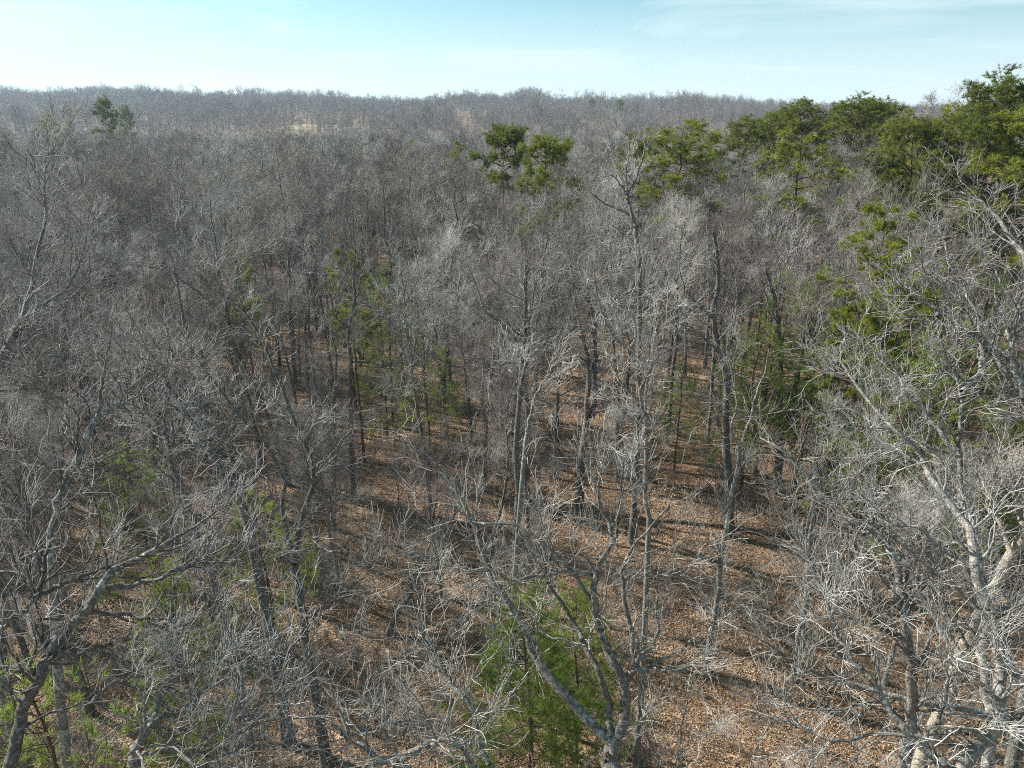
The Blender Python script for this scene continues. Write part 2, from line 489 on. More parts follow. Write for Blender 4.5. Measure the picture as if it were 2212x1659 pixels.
for i in range(9):
    g_ = np.random.default_rng(80 + i)
    ns = [1, 1, 1, 3, 5, 7, 2, 6, 4][i]; hh = [5.5, 4.0, 7.0, 3.0, 2.0, 1.5, 4.6, 2.4, 3.4][i]
    base = np.zeros((ns, 8, 3)); d = unit(g_.normal(size=(ns, 3)) * (.06 if ns == 1 else .32) + np.array([0, 0, 1]))
    base[:, 0, :2] = g_.normal(size=(ns, 2)) * (.02 if ns == 1 else .15)
    for k in range(1, 8):
        base[:, k] = base[:, k - 1] + d * hh / 7 * g_.uniform(.7, 1.1, (ns, 1))
        d = unit(d + g_.normal(size=d.shape) * .1 + np.array([0, 0, .04]))
    R = np.linspace(.006 + hh * .0042, .005, 8)[None].repeat(ns, 0)
    a, ar = grow(base, R, 16 + 5 * ns, g_, (.25, 1), hh * .14, hh * .32, (30, 70), .16, .07, 5, .6, .004)
    b_, br = grow(a, ar, 60 + 14 * ns, g_, (.1, 1), .25, .7, (25, 65), .2, .06, 3, .7, .0035)
    G = Geo(); G.tube(base, R, 4, M_TWIG if i % 2 else M_BARK); G.tube(a, ar, 3, M_TWIGB if i % 3 == 0 else M_TWIG); G.tube(b_, br, 3, M_TWIGB if i % 3 == 0 else M_TWIG)
    C_SAP.objects.link(bpy.data.objects.new('sapling_kind', G.mesh('sk')))
    if i == 6:      # a young beech still holding its dead leaves
        n_ = 700; q_ = g_.integers(0, len(b_), n_); c = b_[q_, g_.integers(1, 3, n_)] + g_.normal(size=(n_, 3)) * .05
        u = unit(g_.normal(size=(n_, 3))); v = unit(np.cross(u, g_.normal(size=(n_, 3)))); sz = g_.uniform(.03, .06, (n_, 1))
        V = np.stack([c - u * sz, c - v * sz * .5, c + u * sz, c + v * sz * .5], 1).reshape(-1, 3)
        G.add(V, np.arange(n_ * 4).reshape(n_, 4), M_LEAF)
        beech = G.mesh('bk')
C_SAP.objects.link(bpy.data.objects.new('sapling_kind_leafy', beech))
for i in range(3):
    g_ = np.random.default_rng(90 + i)
    n_ = 2700
    c = np.c_[g_.uniform(-1.6, 1.6, (n_, 2)), g_.uniform(.01, .07, n_)]
    a = g_.uniform(0, 2 * PI, n_); u = np.c_[np.cos(a), np.sin(a), g_.normal(size=n_) * .45]; u = unit(u)
    v = unit(np.cross(u, unit(g_.normal(size=(n_, 3)) * .35 + np.array([0, 0, 1]))))
    s = g_.uniform(.022, .05, n_)[:, None]
    ww = s * g_.uniform(.4, .75, (n_, 1))
    V = np.stack([c - u * s, c - v * ww - u * s * .1, c + u * s, c + v * ww + u * s * .1], 1).reshape(-1, 3)
    G = Geo(); G.add(V, np.arange(n_ * 4).reshape(n_, 4), M_LEAF)
    C_LEAF.objects.link(bpy.data.objects.new('leaf_patch_kind', G.mesh('lp', False)))

def scatter(name, P, rotz, scl, ids, coll, tilt=None):
    me = bpy.data.meshes.new(name)
    me.vertices.add(len(P)); me.vertices.foreach_set('co', np.asarray(P, np.float32).ravel())
    rot = np.zeros((len(P), 3), np.float32); rot[:, 2] = rotz
    if tilt is not None: rot[:, :2] = tilt
    a = me.attributes.new('rot', 'FLOAT_VECTOR', 'POINT'); a.data.foreach_set('vector', rot.ravel())
    a = me.attributes.new('scl', 'FLOAT', 'POINT'); a.data.foreach_set('value', np.asarray(scl, np.float32))
    a = me.attributes.new('idx', 'INT', 'POINT'); a.data.foreach_set('value', np.asarray(ids, np.int32))
    o = link(bpy.data.objects.new(name, me)); o['kind'] = 'stuff'
    ng = bpy.data.node_groups.new(name, 'GeometryNodeTree')
    ng.interface.new_socket('Geometry', in_out='INPUT', socket_type='NodeSocketGeometry')
    ng.interface.new_socket('Geometry', in_out='OUTPUT', socket_type='NodeSocketGeometry')
    n = ng.nodes.new; l = ng.links.new
    gi = n('NodeGroupInput'); go = n('NodeGroupOutput')
    ci = n('GeometryNodeCollectionInfo'); ci.inputs['Collection'].default_value = coll
    ci.inputs['Separate Children'].default_value = True
    ip = n('GeometryNodeInstanceOnPoints'); ip.inputs['Pick Instance'].default_value = True
    def attr(nm, ty):
        k = n('GeometryNodeInputNamedAttribute'); k.data_type = ty; k.inputs[0].default_value = nm
        return k.outputs['Attribute']
    e = n('FunctionNodeEulerToRotation')
    l(attr('rot', 'FLOAT_VECTOR'), e.inputs[0]); l(e.outputs[0], ip.inputs['Rotation'])
    l(attr('scl', 'FLOAT'), ip.inputs['Scale']); l(attr('idx', 'INT'), ip.inputs['Instance Index'])
    l(gi.outputs[0], ip.inputs['Points']); l(ci.outputs[0], ip.inputs['Instance']); l(ip.outputs[0], go.inputs[0])
    md = o.modifiers.new('scatter', 'NODES'); md.node_group = ng
    return o

# ------------------------------------------------------------------ traced foreground trees
COL = (0.0, 737.3, 1474.7); ROW = (0.0, 553.0, 1106.0)
def tr(code, pts):
    cx, ry = COL[int(code[0])], ROW[int(code[1])]
    return [(cx + x / 3.0, ry + y / 3.0) for x, y in pts]
HEROES = []
def px_right(pl): return pl[0][0] > 1850     # the corner trees are a little slimmer

def hero(label, trunk, limbs, ntw=(60, 420, 1500), mi=0, group=None, r_root=None, cat='tree'):
    """trunk: (pixel list, Y0, Y1, r0, r1); limbs the same. The trunk is carried down to the ground."""
    g = np.random.default_rng(200 + len(HEROES))
    def place(pl, Y0, Y1, k):
        n = len(pl)
        ln = np.r_[0, np.cumsum([math.dist(pl[i], pl[i + 1]) for i in range(n - 1)])]; ln /= ln[-1]
        Yw = Y0 + (Y1 - Y0) * ln + np.r_[0, g.normal(size=n - 1) * .12]
        P = resample([at(x, y, Yv) for (x, y), Yv in zip(pl, Yw)], k)
        P[1:-1] += g.normal(size=(k - 2, 3)) * .03
        return P
    pl, Y0, Y1, r0, r1 = trunk
    P = place(pl, Y0, Y1, 18)
    low = P[0].copy()
    dirn = (P[0] - P[3]); dirn /= np.linalg.norm(dirn)
    # carry on down, turning to vertical
    down = [low]
    gz = lambda q: float(hgt(q[0], q[1]))
    hgt0 = low[2] - gz(low)
    if hgt0 > .3:
        steps = 7
        for i in range(steps):
            d = dirn * max(0, .55 - i * .1) + np.array([0, 0, -1.0]); d /= -d[2]
            down.append(down[-1] + d * hgt0 / steps)
        down[-1][2] = gz(down[-1]) - .12
    down = np.array(down[::-1])
    base = down[0].copy(); base[2] += .12
    TP_ = np.concatenate([down[:-1], P]) - base
    nr_ = len(down) - 1
    if px_right(pl) : r0 *= .82; r1 *= .82
    TR = np.r_[np.linspace(r0 * 1.45, r0, nr_ + 1)[:-1] if nr_ else [], np.linspace(r0, r1, len(P))]
    t = thing('bare_tree', label, cat, base, group)
    mb, mt = BM[mi][0], M_TWIG
    if nr_: TR[0] *= 1.3
    part('trunk', Geo().tube(TP_[None], TR[None], 10, mb).mesh('trunk'), t)
    LP = []; LR = []
    for (lp, a, b, ra, rb) in limbs:
        q = place(lp, a, b, 14) - base
        R = np.linspace(ra, rb, 14)
        part('limb', Geo().tube(q[None], R[None], 8, mb).mesh('limb'), t)
        LP.append(q); LR.append(R)
    # the trunk's own upper part also bears branches
    tp = resample(TP_[nr_:], 14); LP.append(tp); LR.append(np.linspace(r0, r1, 14))
    LP = np.array(LP); LR = np.array(LR)
    n2, n3, n4 = ntw
    B1, R1 = grow(LP, LR, int(n2 * 1.0), g, (.1, 1), .9, 3.1, (28, 68), .2, .07, 9, .42, .009, rmax=.032, tbias=.75)
    B2, R2 = grow(B1, R1, int(n3 * 1.0), g, (.12, 1), .5, 1.4, (25, 62), .22, .06, 6, .55, .0048, tbias=.8)
    B3, R3 = grow(B2, R2, int(n4 * .72), g, (.12, 1), .22, .65, (22, 58), .2, .06, 3, .7, .0036)
    G = Geo(); G.tube(B1, R1, 5, mb); G.tube(B2, R2, 3, mt); G.tube(B3, R3, 3, mt)
    part('crown', G.mesh('crown'), t, 'stuff')
    HEROES.append((t, base))
    return t

hero('grey forked tree at bottom centre beside the young pine, its long limb leaning left',
     (tr('12', [(1750, 1659), (1755, 1500)]), 11.3, 11.4, .19, .17),
     [(tr('12', [(1755, 1500), (1600, 1350), (1400, 1130), (1240, 900), (1170, 720), (1060, 570), (980, 400), (930, 330), (870, 150), (850, 0), (740, -170), (570, -330), (400, -470)]), 11.4, 14.2, .12, .018),
      (tr('12', [(1755, 1500), (1820, 1400), (1850, 1280), (1850, 1080), (1790, 980), (1730, 890), (1660, 720), (1640, 560), (1640, 410), (1720, 300), (1790, 130), (1690, 0), (1660, -150), (1700, -350)]), 11.4, 13.0, .13, .02),
      (tr('12', [(1640, 410), (1480, 385), (1270, 420), (1110, 440), (1050, 400), (930, 365), (820, 390), (730, 350), (600, 340), (520, 375), (380, 378)]), 12.4, 12.2, .045, .012),
      (tr('12', [(1630, 580), (1560, 450), (1480, 380), (1390, 270), (1290, 170), (1180, 100), (1060, 70), (880, 80), (700, 60), (560, 110)]), 12.2, 13.0, .05, .012),
      (tr('12', [(1850, 1090), (1910, 990), (1880, 830), (1850, 650), (1820, 480), (1810, 400), (1870, 250), (1930, 170), (2000, 110), (2090, 30), (2150, -120)]), 11.8, 13.6, .07, .015),
      (tr('12', [(1850, 1080), (1900, 1010), (1990, 1030), (2090, 940), (2212, 880), (2330, 800), (2400, 720)]), 11.8, 11.6, .05, .014),
      (tr('12', [(1740, 1450), (1735, 1250), (1690, 1130), (1650, 1000), (1580, 870), (1550, 780), (1460, 640), (1350, 490), (1320, 420), (1290, 250)]), 11.4, 12.8, .085, .02),
      (tr('12', [(1580, 870), (1400, 830), (1290, 760), (1240, 640)]), 11.9, 12.1, .03, .01),
      (tr('12', [(1910, 970), (2000, 880), (2060, 780), (2030, 600), (2020, 480), (2060, 350)]), 11.9, 12.4, .045, .012)],
     (75, 520, 1700), 0)

hero('upright pale tree near the lower right corner, a long limb reaching up left',
     (tr('22', [(1430, 1659), (1480, 1350), (1490, 1050), (1455, 800), (1440, 600), (1400, 400)]), 12.0, 12.8, .17, .10),
     [(tr('22', [(1400, 400), (1340, 230), (1240, 120), (1090, 60), (1000, 0), (860, -180), (700, -330), (600, -430), (500, -480)]), 12.8, 14.6, .095, .02),
      (tr('22', [(1455, 820), (1330, 780), (1270, 700), (1130, 560), (990, 500), (880, 400), (800, 260), (640, 200), (480, 190)]), 12.5, 13.4, .07, .015),
      (tr('22', [(1370, 760), (1340, 640), (1220, 580), (1120, 560), (1000, 480)]), 12.6, 13.2, .05, .012),
      (tr('22', [(1450, 700), (1380, 560), (1290, 440), (1190, 330), (1120, 170), (1000, -20)]), 12.6, 14.4, .06, .015),
      (tr('22', [(1490, 1060), (1560, 900), (1640, 780), (1700, 640), (1690, 480)]), 12.3, 13.2, .04, .012)],
     (70, 480, 1500), 2)

hero('big pale tree with a bent trunk at the lower right edge',
     (tr('22', [(1800, 1659), (1990, 1460), (2060, 1370), (2055, 1180), (2090, 1050), (2040, 900), (2050, 760), (1980, 620)]), 9.8, 11.4, .17, .12),
     [(tr('22', [(1980, 620), (1900, 480), (1830, 350), (1740, 300), (1650, 200), (1500, 100), (1300, 60), (1200, 20)]), 11.4, 13.0, .07, .018),
      (tr('22', [(1980, 620), (1950, 540), (1920, 330), (1860, 120), (1830, 60), (1750, -20), (1640, -160), (1590, -250), (1550, -370), (1430, -490), (1250, -650), (1160, -780), (1060, -920), (960, -1020), (870, -1060)]), 11.4, 15.6, .10, .02),
      (tr('22', [(2060, 800), (2120, 700), (2212, 740), (2320, 640)]), 11.0, 11.0, .06, .02),
      (tr('22', [(1990, 640), (2120, 620), (2212, 580), (2330, 500)]), 11.3, 12.0, .05, .02),
      (tr('22', [(2060, 1360), (2130, 1340), (2212, 1345), (2350, 1300)]), 10.4, 10.4, .08, .03),
      (tr('22', [(2095, 1050), (2212, 1030), (2300, 960)]), 10.8, 11.0, .05, .02),
      (tr('22', [(1950, 1480), (1850, 1400), (1700, 1440), (1550, 1450), (1200, 1445), (960, 1490), (640, 1360), (480, 1300), (380, 1270)]), 10.0, 12.0, .06, .012)],
     (80, 520, 1700), 2)

hero('thick beige trunk leaning right behind the big bent tree at lower right',
     (tr('22', [(1560, 1560), (1640, 1410), (1700, 1230), (1760, 1040), (1890, 760), (1950, 630), (2050, 420), (2130, 280), (2212, 170), (2330, 0)]), 15.6, 16.8, .25, .17),
     [(tr('22', [(2130, 280), (2100, 180), (2060, 60), (1980, -120), (1900, -300)]), 16.4, 17.8, .08, .02),
      (tr('22', [(2212, 170), (2180, 0), (2120, -200), (2150, -400)]), 16.6, 18.2, .09, .02)],
     (50, 330, 1000), 3)

hero('grey upright tree near the right edge, a long level limb pointing left',
     (tr('22', [(2010, 1340), (1970, 1200), (1945, 980), (1960, 700), (1945, 520), (1900, 260), (1870, 150), (1800, -20)]), 13.0, 15.0, .16, .10),
     [(tr('22', [(2000, 1330), (1850, 1270), (1550, 1245), (1290, 1170), (1030, 1100), (870, 1050), (700, 980), (590, 880), (500, 810), (400, 775), (240, 765)]), 13.0, 13.4, .09, .014),
      (tr('21', [(1800, 1640), (1800, 1400), (1780, 1260), (1810, 960), (1790, 840), (1730, 700), (1680, 560)]), 15.0, 16.6, .08, .02),
      (tr('21', [(1780, 1260), (1600, 1040), (1460, 880), (1370, 730), (1300, 600)]), 15.6, 17.0, .07, .018),
      (tr('21', [(1810, 880), (1930, 740), (1950, 600), (1920, 400), (1820, 200), (1730, 50), (1700, -100)]), 16.0, 18.5, .07, .02),
      (tr('21', [(1790, 1300), (1600, 1240), (1450, 1160), (1300, 1120), (1180, 1100)]), 15.4, 15.8, .04, .012),
      (tr('22', [(1860, 900), (1700, 640), (1620, 420), (1560, 330), (1400, 200), (1300, 120)]), 14.0, 14.6, .05, .014)],
     (80, 520, 1700), 0)

hero('grey tree standing just beyond the right edge, thick limbs slanting up left into the picture',
     (tr('21', [(2400, 1500), (2350, 1200), (2212, 920)]), 15.0, 16.0, .18, .13),
     [(tr('21', [(2212, 920), (2050, 680), (1940, 560), (1860, 480), (1700, 370), (1560, 300), (1420, 180), (1250, 60)]), 16.0, 18.8, .10, .02),
      (tr('21', [(2212, 900), (2130, 700), (2090, 500), (2212, 380), (2100, 240), (2030, 80), (2000, -50)]), 16.0, 18.5, .08, .02),
      (tr('20', [(2300, 1900), (2212, 1660), (2100, 1480), (2020, 1380), (1930, 1300), (1800, 1240)]), 17.0, 19.5, .10, .02)],
     (70, 450, 1400), 0)

hero('grey tree at bottom right whose lower limb slants up left over the open leaf litter',
     (tr('22', [(1700, 1659), (1600, 1560)]), 9.6, 9.8, .13, .11),
     [(tr('22', [(1600, 1560), (1450, 1440), (1380, 1350), (1290, 1190), (1150, 1010), (1050, 870), (980, 730), (940, 570), (900, 440)]), 9.8, 12.0, .085, .014),
      (tr('22', [(1150, 1010), (1010, 960), (960, 700)]), 10.8, 11.2, .03, .01),
      (tr('22', [(1600, 1560), (1560, 1470), (1640, 1380), (1700, 1250), (1740, 1100), (1680, 950), (1640, 850)]), 9.8, 11.2, .05, .012)],
     (40, 260, 800), 0)

hero('slim twin-stemmed grey tree rising from open leaf litter at lower right',
     (tr('22', [(715, 1090), (735, 950), (760, 780), (800, 500), (815, 300), (830, 120), (845, 0), (860, -200), (850, -360)]), 24.6, 25.2, .13, .05),
     [(tr('22', [(750, 950), (790, 700), (830, 450), (870, 250), (910, 80), (930, -120)]), 24.7, 25.6, .07, .02),
      (tr('22', [(820, 250), (760, 60), (700, -120), (690, -300)]), 25.0, 25.6, .04, .01)],
     (40, 260, 700), 0)

hero('slim grey tree standing alone in open leaf litter right of the young pine',
     (tr('22', [(150, 1040), (200, 700), (240, 400), (280, 100), (320, -120), (360, -300), (370, -420)]), 25.1, 26.0, .14, .08),
     [(tr('21', [(365, 1240), (430, 1060), (480, 900), (530, 760), (560, 600)]), 26.0, 27.2, .06, .015),
      (tr('21', [(365, 1240), (310, 1120), (350, 980), (330, 800), (290, 620), (300, 450)]), 26.0, 27.0, .06, .015),
      (tr('21', [(330, 1560), (440, 1480), (560, 1400), (500, 1250)]), 25.7, 25.4, .03, .01),
      (tr('21', [(-10, 1350), (60, 1150), (150, 1060), (280, 1010), (420, 1000)][::-1]), 26.4, 25.0, .03, .012)],
     (50, 330, 900), 0)

hero('dark thick straight trunk with mottled pale base in the middle right',
     (tr('21', [(310, 1800), (300, 1550), (290, 1300), (275, 1000), (290, 800), (250, 650), (220, 500), (180, 380), (230, 200), (230, 0), (200, -150)]), 36, 37.5, .27, .09),
     [(tr('21', [(250, 650), (170, 560), (60, 460), (-60, 420)]), 36.8, 36.4, .08, .02),
      (tr('21', [(190, 400), (90, 300), (10, 230), (-20, 80)]), 37, 37.5, .08, .02),
      (tr('21', [(230, 560), (330, 420), (360, 250), (330, 60)]), 37, 38.5, .07, .02)],
     (60, 380, 1000), 1)

hero('dark thick forked trunk right of the mottled one, shaded at its foot',
     (tr('21', [(600, 1560), (630, 1300), (620, 1000), (640, 850), (630, 600), (610, 400), (590, 250), (540, 100)]), 40.6, 42.5, .30, .09),
     [(tr('21', [(640, 1220), (690, 1050), (720, 900), (760, 700), (790, 500), (830, 350), (800, 200)]), 40.9, 42.5, .20, .05),
      (tr('21', [(790, 520), (900, 430), (960, 330), (1080, 240)]), 42, 42.6, .08, .02),
      (tr('21', [(610, 420), (560, 330), (520, 180), (490, 60)]), 42, 43, .08, .02)],
     (70, 420, 1100), 1)

hero('tall straight dark trunk in the centre rising behind the young pine',
     (tr('12', [(1110, 760), (1115, 560), (1130, 300), (1130, 100), (1145, -100), (1130, -500), (1165, -700), (1160, -950), (1190, -1100), (1190, -1400), (1195, -1600)]), 28, 30, .21, .07),
     [(tr('11', [(1165, 850), (1220, 620), (1215, 450), (1245, 250), (1300, 60)]), 28.8, 30.5, .08, .02),
      (tr('11', [(1140, 700), (1060, 690), (1000, 720), (920, 745)]), 28.8, 27.5, .07, .02),
      (tr('11', [(1150, 560), (1020, 420), (930, 360), (870, 180), (820, 60)]), 29, 30.5, .07, .02)],
     (60, 380, 1100), 1)

hero('pale slender tree right of centre whose trunk bends left near the top',
     (tr('11', [(1985, 1900), (1970, 1500), (1975, 1200), (1945, 950), (1920, 750), (1860, 630), (1780, 520), (1700, 400), (1660, 280), (1640, 120)]), 20, 21.5, .09, .025),
     [(tr('11', [(1940, 860), (2000, 720), (2060, 620), (2100, 450), (2120, 300)]), 20.6, 21.6, .05, .012),
      (tr('11', [(1930, 950), (1820, 830), (1750, 700), (1700, 560)]), 20.5, 21.3, .045, .012),
      (tr('11', [(1970, 1180), (1880, 1030), (1840, 900)]), 20.3, 20.8, .03, .01),
      (tr('11', [(1890, 650), (1900, 430), (1870, 250), (1930, 150), (1960, 0)]), 20.9, 22.4, .05, .012)],
     (55, 420, 1300), 2)

hero('small pale crooked tree in the centre in front of orange leaf litter',
     (tr('11', [(1195, 1190), (1215, 1080), (1245, 980), (1250, 900), (1290, 850), (1340, 780), (1370, 700)]), 23.5, 24.5, .08, .03),
     [(tr('11', [(1240, 1020), (1340, 1025), (1420, 1035), (1480, 1010)]), 23.7, 23.4, .03, .01),
      (tr('11', [(1245, 930), (1190, 870), (1130, 810), (1140, 720)]), 23.8, 24.2, .03, .01)],
     (22, 160, 500), 2)

hero('double dark trunk with broken stub limbs, right of the central clearing',
     (tr('11', [(1560, 1300), (1580, 1100), (1600, 900), (1605, 720), (1590, 600), (1550, 480), (1520, 330), (1500, 180)]), 40, 42, .22, .06),
     [(tr('11', [(1625, 1050), (1640, 900), (1640, 700), (1640, 450), (1620, 330), (1550, 230), (1500, 120), (1480, 0)]), 40.6, 42.6, .2, .04),
      (tr('11', [(1630, 500), (1520, 470), (1420, 480), (1350, 460), (1260, 520)]), 41, 39.5, .08, .02),
      (tr('11', [(1640, 690), (1720, 660), (1770, 600)]), 41, 40.8, .09, .03),
      (tr('11', [(1640, 440), (1700, 330), (1800, 250), (1950, 220), (2100, 180)]), 41.5, 42, .09, .02),
      (tr('11', [(1600, 700), (1520, 640), (1500, 620)]), 41, 40.8, .06, .03)],
     (70, 420, 1100), 1)

hero('tall sparse tree with bare crooked grey tops standing above the canopy right of centre',
     (tr('10', [(1930, 1659), (1900, 1450), (1850, 1260), (1900, 1180), (1950, 1040), (1970, 900)]), 37, 39.5, .13, .03),
     [(tr('10', [(1850, 1260), (1840, 1100), (1875, 1000), (1860, 880), (1845, 820)]), 38, 39.5, .08, .02),
      (tr('10', [(1850, 1200), (1790, 1130), (1750, 1000), (1735, 900)]), 38, 39.2, .06, .02),
      (tr('10', [(1850, 1250), (1760, 1140), (1640, 1150)]), 38.2, 38, .05, .02),
      (tr('10', [(1900, 1400), (1780, 1350), (1680, 1300), (1560, 1200)]), 38, 38.5, .08, .02)],
     (36, 200, 500), 0)

hero('dark left-hand tree leaning left with two long parallel stems, in front of the mid-left thicket',
     (tr('02', [(2060, 1250), (2000, 950), (1970, 750), (1950, 600), (1915, 400), (1905, 330)]), 19.6, 20.0, .17, .12),
     [(tr('02', [(1905, 330), (1860, 150), (1830, -50), (1855, -170), (1830, -260), (1740, -410), (1640, -530), (1500, -690), (1400, -830), (1330, -930), (1230, -1090), (1150, -1200)]), 20.0, 22.5, .09, .02),
      (tr('02', [(1905, 330), (1930, 150), (1965, 0), (2040, -200), (2050, -290), (1980, -410), (1900, -610), (1850, -760), (1790, -880), (1730, -1040), (1640, -1230), (1570, -1320), (1400, -1420), (1280, -1540)]), 20.0, 25, .10, .02),
      (tr('02', [(1900, 350), (1800, 220), (1700, 130), (1580, 20), (1500, -100)]), 20.0, 21.0, .05, .015),
      (tr('02', [(1930, 660), (2010, 670), (2100, 620), (2212, 560), (2300, 470), (2400, 380)]), 19.8, 19.2, .07, .02),
      (tr('02', [(2055, -290), (2150, -370), (2250, -500), (2320, -640)]), 21.2, 22, .05, .015)],
     (75, 520, 1600), 1)

hero('dark slender trunk at lower left curving up left from open leaf litter',
     (tr('02', [(1590, 1350), (1570, 1200), (1530, 1000), (1480, 850), (1430, 650), (1370, 400), (1320, 250), (1280, 120), (1230, -20), (1180, -160), (1130, -280), (1100, -410), (1060, -510)]), 18.2, 20.0, .15, .07),
     [(tr('02', [(1060, -510), (1000, -580), (880, -680), (800, -880), (760, -1000)]), 20.0, 21.5, .06, .015),
      (tr('02', [(1060, -510), (1080, -640), (1020, -780), (1000, -900)]), 20.0, 21.5, .05, .015),
      (tr('02', [(1100, -430), (1200, -470), (1330, -420), (1400, -480)]), 19.9, 19.6, .05, .015)],
     (60, 420, 1200), 1)

hero('tree in the bottom left corner with dark backlit limbs fanning out to the upper right',
     (tr('02', [(60, 1659), (150, 1300), (260, 1030), (330, 900)]), 9.6, 10.4, .115, .095),
     [(tr('02', [(330, 900), (450, 760), (560, 650), (640, 530), (700, 430), (740, 370), (850, 330), (1030, 230), (1150, 160), (1250, 110), (1330, 40), (1420, -20)]), 10.4, 12.4, .10, .016),
      (tr('02', [(690, 490), (850, 470), (940, 440), (1030, 430), (1200, 350), (1300, 335), (1450, 320), (1600, 322)]), 11.2, 12.2, .055, .012),
      (tr('02', [(560, 650), (700, 650), (860, 665), (950, 690), (1000, 740), (1130, 780), (1230, 820)]), 10.8, 11.4, .05, .012),
      (tr('02', [(220, 560), (330, 490), (500, 430), (600, 395), (750, 350)][::1]), 10.9, 11.6, .06, .02),
      (tr('02', [(300, 930), (200, 760), (170, 640), (220, 560), (280, 400), (290, 250), (350, 100), (400, -60)]), 10.4, 12.6, .08, .018),
      (tr('02', [(350, 910), (450, 900), (640, 870), (760, 840), (900, 810)]), 10.4, 10.8, .035, .01),
      (tr('02', [(180, 640), (60, 700), (-80, 800)]), 10.8, 10.6, .05, .02),
      (tr('02', [(600, 1240), (700, 1120), (850, 1060), (1000, 980), (1150, 900)][::1]), 10.2, 10.8, .04, .01)],
     (75, 480, 1500), 1)  # limbs seen against the sun: their shade is put in by the dark bark

hero('pale crooked branch-topped tree at the bottom edge left of centre, just above the frame bottom',
     (tr('02', [(860, 1659), (890, 1520), (960, 1400)]), 9.2, 9.5, .09, .075),
     [(tr('02', [(960, 1400), (1100, 1330), (1220, 1270), (1300, 1180), (1450, 1050), (1560, 980)]), 9.5, 10.6, .055, .012),
      (tr('02', [(960, 1400), (1040, 1200), (1120, 1080), (1200, 1040), (1330, 1000), (1380, 900)]), 9.5, 10.8, .05, .012),
      (tr('02', [(900, 1600), (940, 1550), (1030, 1545), (1120, 1545), (1250, 1590), (1330, 1520)]), 9.3, 9.4, .04, .012)],
     (34, 240, 800), 2)
hero('grey tree top at the bottom edge with one white broken stub twisting right',
     (tr('02', [(1400, 1659), (1470, 1530), (1600, 1370), (1620, 1310)]), 9.6, 10.0, .06, .045),
     [(tr('02', [(1620, 1320), (1640, 1350), (1700, 1340), (1760, 1330)]), 10, 10.1, .04, .02),
      (tr('02', [(1620, 1310), (1700, 1180), (1780, 1180), (1850, 1140), (1950, 1090)]), 10, 10.6, .03, .01)],
     (22, 150, 450), 2)
hero('long grey limb tree along the bottom edge left of the young pine, branches arching up',
     (tr('12', [(460, 1800), (440, 1659), (330, 1640), (220, 1580), (100, 1490), (0, 1440), (-60, 1380)]), 9.0, 9.9, .09, .03),
     [(tr('12', [(340, 1630), (450, 1560), (560, 1500), (680, 1480), (790, 1550), (860, 1659)]), 9.2, 9.0, .06, .03),
      (tr('12', [(960, 1640), (900, 1500), (850, 1300), (760, 1200), (690, 1080), (640, 980), (580, 850), (540, 640), (550, 520)][::1]), 9.4, 11.6, .05, .012),
      (tr('12', [(0, 1440), (120, 1440), (260, 1400), (420, 1350), (560, 1380), (640, 1400)]), 9.7, 9.9, .035, .012)],
     (44, 300, 900), 0)
hero('leaning dark-stemmed tree in the lower centre left tilting to the right',
     (tr('12', [(315, 750), (370, 630), (430, 550), (500, 400), (600, 270), (700, 120), (740, 0), (770, -150)]), 28.0, 28.6, .14, .05),
     [(tr('12', [(500, 400), (560, 250), (600, 100), (650, -60)]), 28.2, 28.8, .05, .015)],
     (34, 220, 600), 0)
hero('tall tree at the left edge, its stems slanting up right with white-lit twigs',
     (tr('01', [(-160, 1100), (-60, 860), (0, 700), (60, 560), (130, 450)]), 19, 21, .17, .12),
     [(tr('01', [(130, 450), (170, 370), (200, 230), (230, 100), (280, -100), (295, -300), (290, -420), (300, -600), (400, -720)]), 21, 24.5, .08, .015),
      (tr('01', [(130, 460), (260, 330), (420, 240), (480, 130), (520, 0), (560, -120), (570, -300)]), 21, 23.5, .06, .015),
      (tr('01', [(60, 660), (200, 640), (400, 625), (560, 600)]), 20.5, 20.5, .05, .012),
      (tr('01', [(-60, 860), (80, 870), (240, 850), (330, 880)]), 20, 19.6, .06, .02)],
     (95, 700, 2300), 0)
hero('slender pale tree in the left foreground with upswept stems between the dark trunks',
     (tr('01', [(330, 1800), (380, 1620), (430, 1450), (500, 1330), (560, 1180), (640, 1030)]), 14, 15.4, .10, .07),
     [(tr('01', [(640, 1030), (655, 850), (690, 680), (700, 560), (740, 430)]), 15.4, 16.8, .05, .012),
      (tr('01', [(650, 1020), (800, 960), (960, 860), (1050, 760), (1150, 640)]), 15.4, 16.2, .045, .012),
      (tr('01', [(500, 1330), (470, 1140), (400, 1020), (330, 920)]), 14.8, 15.4, .05, .012),
      (tr('01', [(430, 1450), (300, 1370), (180, 1300), (60, 1330)]), 14.4, 14.4, .045, .012)],
     (60, 420, 1300), 0)
hero('dark leaning tree in the left foreground with thick upper limbs spreading left',
     (tr('01', [(1620, 1800), (1560, 1600), (1480, 1450), (1380, 1300), (1290, 1120), (1180, 1000)]), 22, 23.5, .17, .12),
     [(tr('01', [(1180, 1000), (1120, 880), (1060, 780), (900, 720), (780, 650), (700, 560)]), 23.5, 25, .08, .02),
      (tr('01', [(1330, 1230), (1200, 1190), (1100, 1130), (960, 1060), (840, 960), (720, 880)]), 23, 24, .08, .02),
      (tr('01', [(1290, 1120), (1300, 1000), (1380, 900), (1440, 780)]), 23.2, 24.2, .06, .015)],
     (70, 460, 1300), 1)
print('heroes', len(HEROES))

